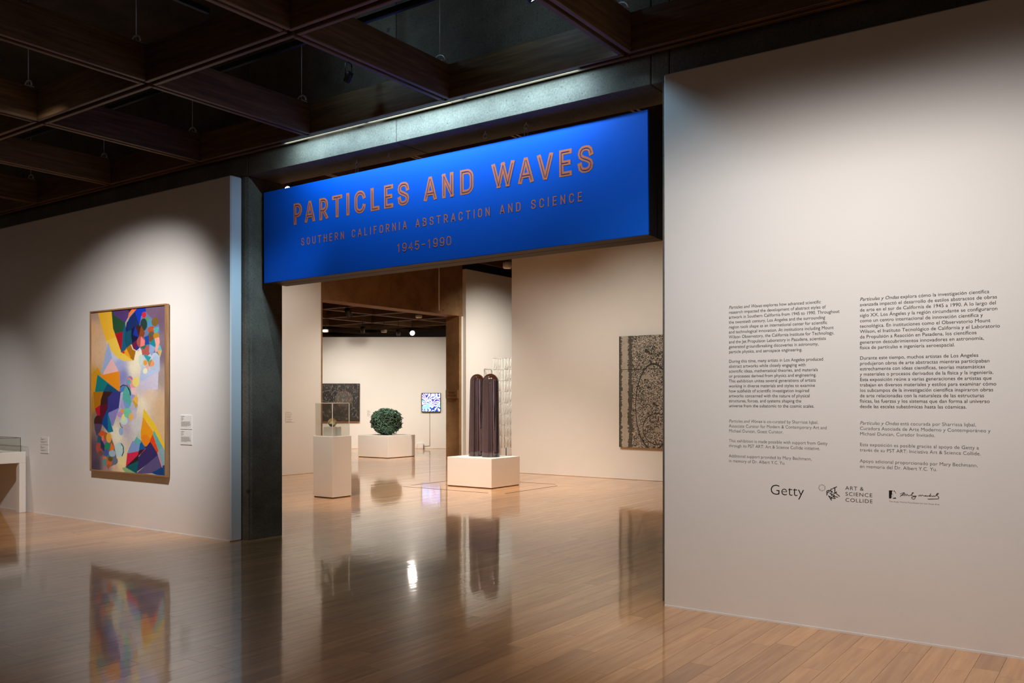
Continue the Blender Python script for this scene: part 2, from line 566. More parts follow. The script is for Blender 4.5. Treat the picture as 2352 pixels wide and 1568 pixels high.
def spot(pos, aim, watts, angle, blend, color, label, group=None, lens='lens_warm', head=.055, lit=True, stem_top=None, soft=.05, clamp=False):
    """a track spotlight: housing, lens, yoke and stem, with its own lamp"""
    root = empty('track_spotlight', pos)
    tag(root, label, 'spotlight', group)
    d = (Vector(aim) - Vector(pos)).normalized()
    rot = d.to_track_quat('-Z', 'Y').to_matrix()
    L = head * 3.0
    hb = MB()
    # a can open at the front (local -Z)
    prof = [(head * .55, L * .5), (head * .9, L * .47), (head, L * .40), (head, -L * .5), (head * .86, -L * .5), (head * .82, -L * .40)]
    hb.lathe(prof[::-1], seg=24, mat=rot, closed=True)
    hb.build('housing', M['black'], root)
    ln = MB(); ln.lathe([(head * .80, -L * .43), (head * .80, -L * .40)], seg=24, mat=rot)
    ln.build('lens', M[lens if lit else 'black'], root)
    yk = MB()
    top = .16
    sx = rot @ Vector((1, 0, 0)); sx.z = 0; sx.normalize()
    yk.tube([sx * head * 1.06, sx * head * 1.1 + Vector((0, 0, top * .7)), Vector((0, 0, top * .8)), -sx * head * 1.1 + Vector((0, 0, top * .7)), -sx * head * 1.06], .006, 6)
    yk.build('yoke', M['black'], root)
    st = MB(); st.tube([(0, 0, top * .8), (0, 0, (stem_top - pos[2]) if stem_top else top + .02)], .010, 8)
    if clamp: st.box(-.03, .03, -.0188, .0188, .09, .13)
    st.build('stem', M['black'], root)
    if lit:
        ld = bpy.data.lights.new('spot_lamp', 'SPOT')
        ld.energy = watts
        ld.color = color
        ld.spot_size = math.radians(angle)
        ld.spot_blend = blend
        ld.shadow_soft_size = soft
        lo = bpy.data.objects.new('spot_lamp', ld)
        col.objects.link(lo)
        lo.parent = root
        lo.location = tuple(d * (L * .5 + .012))
        lo.rotation_euler = d.to_track_quat('-Z', 'Y').to_euler()
    return root

track(-14, 3, 5.065, 5.10, 4.5, 'long black light track above the timber grid along the beam')
track(-6.17, -6.135, .5, 4.43, 4.62, 'black light track above the grid across the middle coffers')
track(-8.02, -7.985, .5, 4.43, 4.62, 'black light track above the grid nearer the painting')
G1 = 'cool spotlights aimed at the blue sign'
# a slim lamp in the open slot of the last pair of boards washes the concrete and the sign from close above
ws = empty('strip_light', (-5.2, 5.82, 4.045))
tag(ws, 'long slim cool lamp in the slot between the last two ceiling boards', 'strip light')
MB().cbox(-1.72, 1.72, -.0185, .0185, -.012, .05, .003).build('lamp_housing', M['black'], ws)
for k in range(3):
    sd = bpy.data.lights.new('strip_lamp', 'AREA')
    sd.shape = 'RECTANGLE'
    sd.size, sd.size_y = 1.10, .02
    sd.energy = (9.2, 12.5, 11)[k]
    sd.color = PALE
    so = bpy.data.objects.new('strip_lamp', sd)
    col.objects.link(so)
    so.parent = ws
    so.location = (-1.14 + 1.14 * k, .006, -.027)
    so.rotation_euler = (math.radians(42), 0, 0)
for X, where in ((-5.7, 'over the sign middle'), (-3.9, 'over the sign end by the text wall')):  # unseen uplights added to brighten the concrete above the grid
    spot((X, 4.95, 4.62), (X + .2, 6.0, 4.75), 9, 140, 1.0, COOL, 'added unseen uplight brightening the concrete ' + where, None, 'lens_cool', .04, stem_top=5.4, soft=.06)
spot((-5.6, 5.45, 4.30), (-7.76, 5.89, 2.15), 230, 36, 1.0, COOL, 'added cool spotlight above the grid brightening the wall end and concrete pier', G1, 'lens_dim', .03, stem_top=5.4, soft=.14)  # extra lamp added to give the wall end and pier their blue light
spot((-3.45, 5.08, 4.34), (-2.75, 5.84, 3.0), 22, 90, 1.0, COOL, 'black track spotlight with cool lamp grazing the text wall edge', G1, 'lens_cool', .05, stem_top=4.5, soft=.06)
sl_ = empty('strip_light', (-6.12, 5.985, 4.082))
tag(sl_, 'slim cool white strip lamp fixed to the concrete beam above the sign', 'strip light')
MB().box(-.60, .58, .002, .014, 0, .02).build('lamp_rail', M['zinc'], sl_)
for a_, b_ in ((-.60, -.34), (-.32, .08), (.14, .40)):
    MB().box(a_, b_, -.006, .0015, -.002, .010).build('lamp_tube', M['strip'], sl_)
spot((-7.35, 3.3, 4.24), (-9.72, 5.84, 1.2), 820, 64, 1.0, NEUTRAL, 'black spotlight above the grid aimed at the colourful painting', stem_top=5.4, soft=.12)
for X, tx, w, where in ((-2.25, -1.85, 300, 'English text'), (-.55, -.85, 275, 'Spanish text')):
    spot((X, 3.2, 4.36), (tx, 5.84, 1.3), w, 82, 1.0, NEUTRAL, 'black spotlight above the grid aimed at the ' + where, stem_top=5.4, soft=.2)
for x_, y_, w, where in ((-2.21, 1.55, 50, 'before the text wall'),):  # lamp added to lift the brightness of the hall floor
    spot((x_, y_, 4.36), (x_ + .02, y_ + .3, 0), w, 95, 1.0, NEUTRAL, 'added spotlight above the grid brightening the floor ' + where, stem_top=5.4, soft=.15)
spot((-12.5, 3.3, 4.36), (-12.75, 5.5, .6), 170, 52, 1.0, NEUTRAL, 'black spotlight above the grid aimed at the low display case', stem_top=5.4, soft=.1)
# the galleries beyond
G3 = 'gallery spotlights hung from the inner grid'
GL = 'black spotlight hung below the inner timber grid'
spot((-10.67, 9.11, 4.72), (-3.0, 1.5, 2.6), 12, 50, .9, WARM, 'lit black spotlight showing above the left end of the blue sign', None, stem_top=5.6)
for pos, aim, w, ang, where in (((-7.2, 11.0, 4.7), (-7.4, 14.6, 1.2), 360, 84, 'aimed at the speckled painting'), ((-9.6, 11.2, 4.7), (-9.4, 14.6, .8), 190, 84, 'aimed at the blank gallery wall'),
                                ((-10.9, 10.6, 4.7), (-13.57, 11.6, 1.5), 239, 85, 'aimed at the wall behind the slim plinth'), ((-8.6, 9.3, 4.7), (-9.1, 12.2, .6), 950, 55, 'aimed at the smoky columns'),
                                ((-9.0, 7.7, 4.7), (-10.0, 9.5, .6), 720, 60, 'aimed at the slim plinth'), ((-9.7, 16.3, 4.7), (-13.5, 18.2, .9), 1200, 80, 'aimed at the corridor wall'),
                                ((-7.3, 10.5, 4.7), (-7.4, 10.8, 0), 760, 92, 'over the open gallery floor'), ((-11.6, 13.4, 4.7), (-12.0, 13.4, 0), 620, 110, 'over the floor by the gallery beam')):
    spot(pos, aim, w, ang, 1.0, WARM, 'black spotlight below the inner grid ' + where, G3, stem_top=5.6, soft=.1)

def far_world(px, z, depth):                       # a place in the far room, measured along and away from its angled wall
    return tuple(far_pt((px - 1176) / 2027 * depth, z, depth))
spot(far_world(946, 3.30, 24.0), (-9.2, 12.2, .8), 40, 40, .8, WARM, 'brightly lit spotlight in the far room turned towards the hall', None, 'lens_warm', .08, stem_top=4.4, soft=.08)
spot(far_world(800, 3.45, 20.0), (-15.8, 16.8, .9), 620, 70, .8, WARM, 'lit black spotlight aimed down at the tangled green sculpture', None, 'lens_warm', .07, stem_top=4.4)
G4 = 'unlit black spotlights in the far room'
for px, z, dp, where in ((833, 3.29, 23.0, 'right of the dark painting'), (915, 3.31, 24.2, 'near the bright spotlight')):
    spot(far_world(px, z, dp), far_world(px + 20, 1.0, dp + 2), 0, 60, .8, WARM, 'unlit black spotlight in the far room ' + where, G4, 'lens_warm', .055, False, stem_top=4.4)
G5 = 'unseen wall washers added to the far room'  # washers added out of sight to light the far wall
for px, ax, w, where in ((655, 770, 260, 'left of the dark painting'), (712, 860, 260, 'behind the gallery partition'), (1050, 890, 260, 'behind the name plate column'), (1066, 985, 150, 'at the corridor side of the column')):
    spot(far_world(px, 3.42, 23.0), far_world(ax, 1.2, 26.4), w, 80, 1.0, WARM, 'added unseen spotlight washing the far wall from ' + where, G5, 'lens_warm', .04, stem_top=4.4)
G6 = 'white ceiling detectors in the far room'
def detector(pos, label, group, r=.085, h=.075, top=.12):
    t = empty('ceiling_detector', pos)
    tag(t, label, 'detector', group)
    MB().lathe([(r * .82, 0), (r, h * .25), (r, h)], seg=20).build('cap', M['white_plastic'], t)
    MB().lathe([(.01, h), (.01, h + top)], seg=8).build('stem', M['black'], t)
for px, z, dp, where in ((962, 3.51, 21.7, 'just behind the gallery beam'), (748, 3.33, 24, 'above the dark painting'), (882, 3.37, 24.6, 'between the spotlights')):
    detector(far_world(px, z - .03, dp), 'round white ceiling detector in the far room ' + where, G6, top=1.0)
detector((-11.45, 16.0, 4.40), 'white drum shaped ceiling fitting over the corridor', None, .10, .13, 1.1)

# ------------------------------------------------------------------ the hanging blue sign
SX0, SX1, SZ0, SZ1, SY0, SY1 = -7.60, -3.07, 2.745, 3.712, 6.157, 6.466
SC = Vector(((SX0 + SX1) / 2, SY0, (SZ0 + SZ1) / 2))
sign = empty('hanging_sign', tuple(SC))
sign.rotation_euler = (0, -.0076, 0)
tag(sign, 'long bright blue box sign with orange title hanging from the concrete beam', 'sign')
MB().cbox(SX0, SX1, SY0, SY0 + .02, SZ0, SZ1, .003).build('sign_panel', M['sign_blue'], sign, origin=SC)
MB().cbox(SX0, SX1 - .002, SY0 + .021, SY0 + .15, SZ0 + .001, SZ1, .003).build('sign_casing', M['sign_case'], sign, origin=SC)
MB().cbox(SX0, SX1 - .012, SY0 + .151, SY1, SZ0, SZ1, .003).build('sign_casing', M['sign_case'], sign, origin=SC)

def arc(cx, cy, rx, ry, a0, a1, n_=12):
    return [(cx + rx * math.cos(math.radians(a_)), cy + ry * math.sin(math.radians(a_))) for a_ in np.linspace(a0, a1, n_)]
S_ = [(1, .74), (.93, .9), (.75, .98), (.5, 1), (.25, .98), (.07, .9), (0, .75), (.08, .63), (.3, .55), (.5, .5), (.7, .45), (.92, .37), (1, .25), (.93, .1), (.75, .02), (.5, 0), (.25, .02), (.07, .1), (0, .26)]
bowl = [(0, 1), (.45, 1)] + arc(.45, .71, .55, .29, 80, -80, 12) + [(.45, .42), (0, .42)]
oval = arc(.5, .72, .5, .28, 90, 180) + arc(.5, .28, .5, .28, 180, 360, 20) + arc(.5, .72, .5, .28, 0, 90)
GL_ = {
 'P': [[(0, 0), (0, 1)], bowl], 'A': [[(0, 0), (.46, 1)], [(1, 0), (.54, 1)], [(.14, .27), (.86, .27)]],
 'R': [[(0, 0), (0, 1)], bowl, [(.45, .42), (1, 0)]], 'T': [[(0, 1), (1, 1)], [(.5, 0), (.5, 1)]], 'I': [[(.5, 0), (.5, 1)]],
 'C': [arc(.5, .72, .5, .28, 8, 180, 18) + arc(.5, .28, .5, .28, 180, 352, 18)],
 'L': [[(0, 1), (0, 0), (1, 0)]], 'E': [[(1, 1), (0, 1), (0, 0), (1, 0)], [(0, .5), (.86, .5)]], 'S': [S_],
 'N': [[(0, 0), (0, 1)], [(0, 1), (1, 0)], [(1, 0), (1, 1)]], 'D': [[(0, 0), (0, 1), (.5, 1)] + arc(.5, .72, .5, .28, 90, 0, 10) + arc(.5, .28, .5, .28, 0, -90, 10) + [(0, 0)]],
 'W': [[(0, 1), (.26, 0)], [(.26, 0), (.5, .97)], [(.5, .97), (.74, 0)], [(.74, 0), (1, 1)]], 'V': [[(0, 1), (.46, 0)], [(1, 1), (.54, 0)]],
 'O': [oval], '0': [oval], 'U': [[(0, 1), (0, .28)] + arc(.5, .28, .5, .28, 180, 360, 18) + [(1, 1)]],
 'H': [[(0, 0), (0, 1)], [(1, 0), (1, 1)], [(0, .5), (1, .5)]], 'F': [[(0, 0), (0, 1), (1, 1)], [(0, .52), (.86, .52)]],
 'B': [[(0, 0), (0, 1), (.5, 1)] + arc(.5, .76, .45, .24, 90, -90, 12) + [(0, .52)], [(.5, .52)] + arc(.5, .26, .5, .26, 90, -90, 12) + [(0, 0)]],
 '1': [[(.1, .8), (.55, 1), (.55, 0)]], '9': [arc(.5, .68, .5, .32, 0, 360, 24), [(1, .68), (1, .28)] + arc(.5, .28, .5, .28, 0, -150, 14)],
 '4': [[(.75, 0), (.75, 1), (0, .3), (1, .3)]], '5': [[(.95, 1), (.1, 1), (.05, .56), (.3, .64)] + arc(.5, .32, .5, .32, 100, -150, 18)], '-': [[(.1, .5), (.9, .5)]],
}
def strip(mb, pts, w, y, cap=1.0, zlim=None):
    """flat ribbon in the sign plane (x, z) at depth y"""
    P = [Vector(p) for p in pts]
    Q = [P[0]]
    for p in P[1:]:
        if (p - Q[-1]).length > 1e-5: Q.append(p)
    P = Q
    closed = (P[0] - P[-1]).length < 1e-4
    if not closed:
        P[0] = P[0] + (P[0] - P[1]).normalized() * w / 2 * cap
        P[-1] = P[-1] + (P[-1] - P[-2]).normalized() * w / 2 * cap
    n_ = len(P)
    v = []
    for i, p in enumerate(P):
        a_ = P[i - 1] if i else (P[-2] if closed else None)
        b_ = P[i + 1] if i < n_ - 1 else (P[1] if closed else None)
        t1 = (p - a_).normalized() if a_ is not None else None
        t2 = (b_ - p).normalized() if b_ is not None else None
        t1 = t1 or t2; t2 = t2 or t1
        n1 = Vector((-t1.y, t1.x)); n2 = Vector((-t2.y, t2.x))
        m_ = (n1 + n2)
        if m_.length < .2: m_ = n1
        m_.normalize()
        k = 1 / max(.45, m_.dot(n1))
        v += [(p.x + m_.x * w / 2 * k, y, p.y + m_.y * w / 2 * k), (p.x - m_.x * w / 2 * k, y, p.y - m_.y * w / 2 * k)]
    if zlim: v = [(a_, b_, min(max(c_, zlim[0]), zlim[1])) for a_, b_, c_ in v]
    f = [(2 * i + 1, 2 * i + 3, 2 * i + 2, 2 * i) for i in range(n_ - 1)]
    mb.add(v, f)
def put_glyph(ch, x0, x1, z0, h, s, y, line=False):
    """one letter as a part of the sign; its inline stripe is a part of the letter"""
    mb, ln = MB(), MB()
    for k, path in enumerate(GL_[ch]):
        pts = [(x0 + s / 2 + p * (x1 - x0 - s), z0 + s / 2 + q * (h - s)) for p, q in path]
        strip(mb, pts, s, y - .0006 * k, 1.0, (z0, z0 + h))
        lp = []
        for q in pts:                                 # the stripe keeps to single corners
            if lp and abs(q[0] - lp[-1][0]) + abs(q[1] - lp[-1][1]) < s * .45 and ch in 'AV': lp[-1] = ((lp[-1][0] + q[0]) / 2, q[1])
            else: lp.append(q)
        strip(ln, lp, s * .12, y - .0026 - .0005 * k, -1.2)
    o_ = mb.build('letter', M['orange'], sign, origin=SC)
    if line: ln.build('letter_inline', M['sign_line'], o_, origin=SC)
TITLE = [('P', -7.123, -6.995), ('A', -6.954, -6.802), ('R', -6.738, -6.611), ('T', -6.553, -6.41), ('I', -6.353, -6.31), ('C', -6.241, -6.091), ('L', -6.022, -5.906), ('E', -5.845, -5.728), ('S', -5.67, -5.528), ('A', -5.346, -5.192), ('N', -5.128, -4.994), ('D', -4.92, -4.77), ('W', -4.569, -4.326), ('A', -4.288, -4.132), ('V', -4.094, -3.937), ('E', -3.877, -3.757), ('S', -3.699, -3.556)]
for ch, a_, b_ in TITLE:
    put_glyph(ch, a_, b_, 3.308, .221, .041, SY0 - .0012, True)
def run(body, x0, x1, z0, h, s, wd, sp):
    W = {'I': .012, '1': wd * .75, 'T': wd * 1.05, 'A': wd * 1.1, 'E': wd * .85, 'L': wd * .85, 'F': wd * .85}
    tot = sum(W.get(c, wd) if c != ' ' else sp for c in body)
    g = (x1 - x0 - tot) / (len(body) - 1)
    x = x0
    for c in body:
        w_ = W.get(c, wd) if c != ' ' else sp
        if c != ' ': put_glyph(c, x, x + w_, z0, h, s, SY0 - .0012)
        x += w_ + g
run('SOUTHERN CALIFORNIA ABSTRACTION AND SCIENCE', -7.01, -3.661, 3.083, .077, .0095, .046, .035)
run('1945-1990', -5.681, -5.027, 2.876, .083, .0095, .054, .03)
# eye bolts under the beam and the links that carry the sign
for X, linked in ((-6.25, 1), (-5.82, 0), (-4.67, 0), (-4.235, 1)):
    e = MB(); Y = 6.20
    ring = lambda cz, rx, rz, ax, n_=16: [((X + rx * math.cos(t)) if ax else X, Y if ax else Y + rx * math.cos(t), cz + rz * math.sin(t)) for t in np.linspace(0, 2 * math.pi, n_, endpoint=False)]
    e.tube(ring(3.803, .021, .021, 1), .0055, 8, True)
    e.tube([(X, Y, 3.822), (X, Y, 3.85)], .006, 8)
    e.build('eye_bolt', M['zinc'], sign, origin=SC)
    if linked:
        k = MB(); k.tube(ring(3.748, .017, .05, 1), .006, 8, True)
        k.build('chain_link', M['zinc'], sign, origin=SC)

# ------------------------------------------------------------------ the painting on the left wall
def raster(wd, hg, fn):
    """colours (linear) of a hg x wd grid of points, row 0 at the top"""
    return fn(wd, hg)
def canvas_mesh(name, x0, x1, z0, z1, y, colors, mat, parent, origin):
    hg, wd, _ = colors.shape
    xs = np.linspace(x0, x1, wd) - origin[0]
    zs = np.linspace(z1, z0, hg) - origin[2]
    X, Z = np.meshgrid(xs, zs)
    co = np.stack([X, np.full_like(X, y - origin[1]), Z], -1).reshape(-1, 3)
    idx = np.arange(hg * wd).reshape(hg, wd)
    q = np.stack([idx[1:, :-1], idx[1:, 1:], idx[:-1, 1:], idx[:-1, :-1]], -1).reshape(-1, 4)
    me = bpy.data.meshes.new(name)
    me.vertices.add(len(co)); me.vertices.foreach_set('co', co.ravel())
    me.loops.add(q.size); me.loops.foreach_set('vertex_index', q.ravel().astype(np.int32))
    me.polygons.add(len(q))
    me.polygons.foreach_set('loop_start', np.arange(0, q.size, 4, dtype=np.int32))
    me.update(calc_edges=True)
    at = me.color_attributes.new('print', 'FLOAT_COLOR', 'POINT')
    rgba = np.ones((hg * wd, 4), np.float32); rgba[:, :3] = colors.reshape(-1, 3)
    at.data.foreach_set('color', rgba.ravel())
    return link(name, me, mat, parent)
def lin(c):
    c = np.asarray(c, float) / 255
    return np.where(c <= .04045, c / 12.92, ((c + .055) / 1.055) ** 2.4)
def vnoise(h, w, ch, cw, r):
    """smooth random field"""
    g = r.random((ch + 3, cw + 3))
    y = np.linspace(0, ch, h); x = np.linspace(0, cw, w)
    yi = y.astype(int); xi = x.astype(int)
    fy = (y - yi)[:, None]; fx = (x - xi)[None]
    fy = fy * fy * (3 - 2 * fy); fx = fx * fx * (3 - 2 * fx)
    a_, b_, c_, d_ = g[yi][:, xi], g[yi][:, xi + 1], g[yi + 1][:, xi], g[yi + 1][:, xi + 1]
    return (a_ * (1 - fx) + b_ * fx) * (1 - fy) + (c_ * (1 - fx) + d_ * fx) * fy
def inside(px, py, pts):
    r = np.zeros(px.shape, bool)
    n_ = len(pts)
    for i in range(n_):
        x1, y1 = pts[i]; x2, y2 = pts[(i + 1) % n_]
        if y1 == y2: continue
        c = ((y1 > py) != (y2 > py)) & (px < (x2 - x1) * (py - y1) / (y2 - y1) + x1)
        r ^= c
    return r
def near_line(px, py, pts, w):
    r = np.zeros(px.shape, bool)
    for (x1, y1), (x2, y2) in zip(pts[:-1], pts[1:]):
        dx, dy = x2 - x1, y2 - y1
        t = np.clip(((px - x1) * dx + (py - y1) * dy) / (dx * dx + dy * dy + 1e-9), 0, 1)
        r |= (px - x1 - t * dx) ** 2 + (py - y1 - t * dy) ** 2 < w * w
    return r
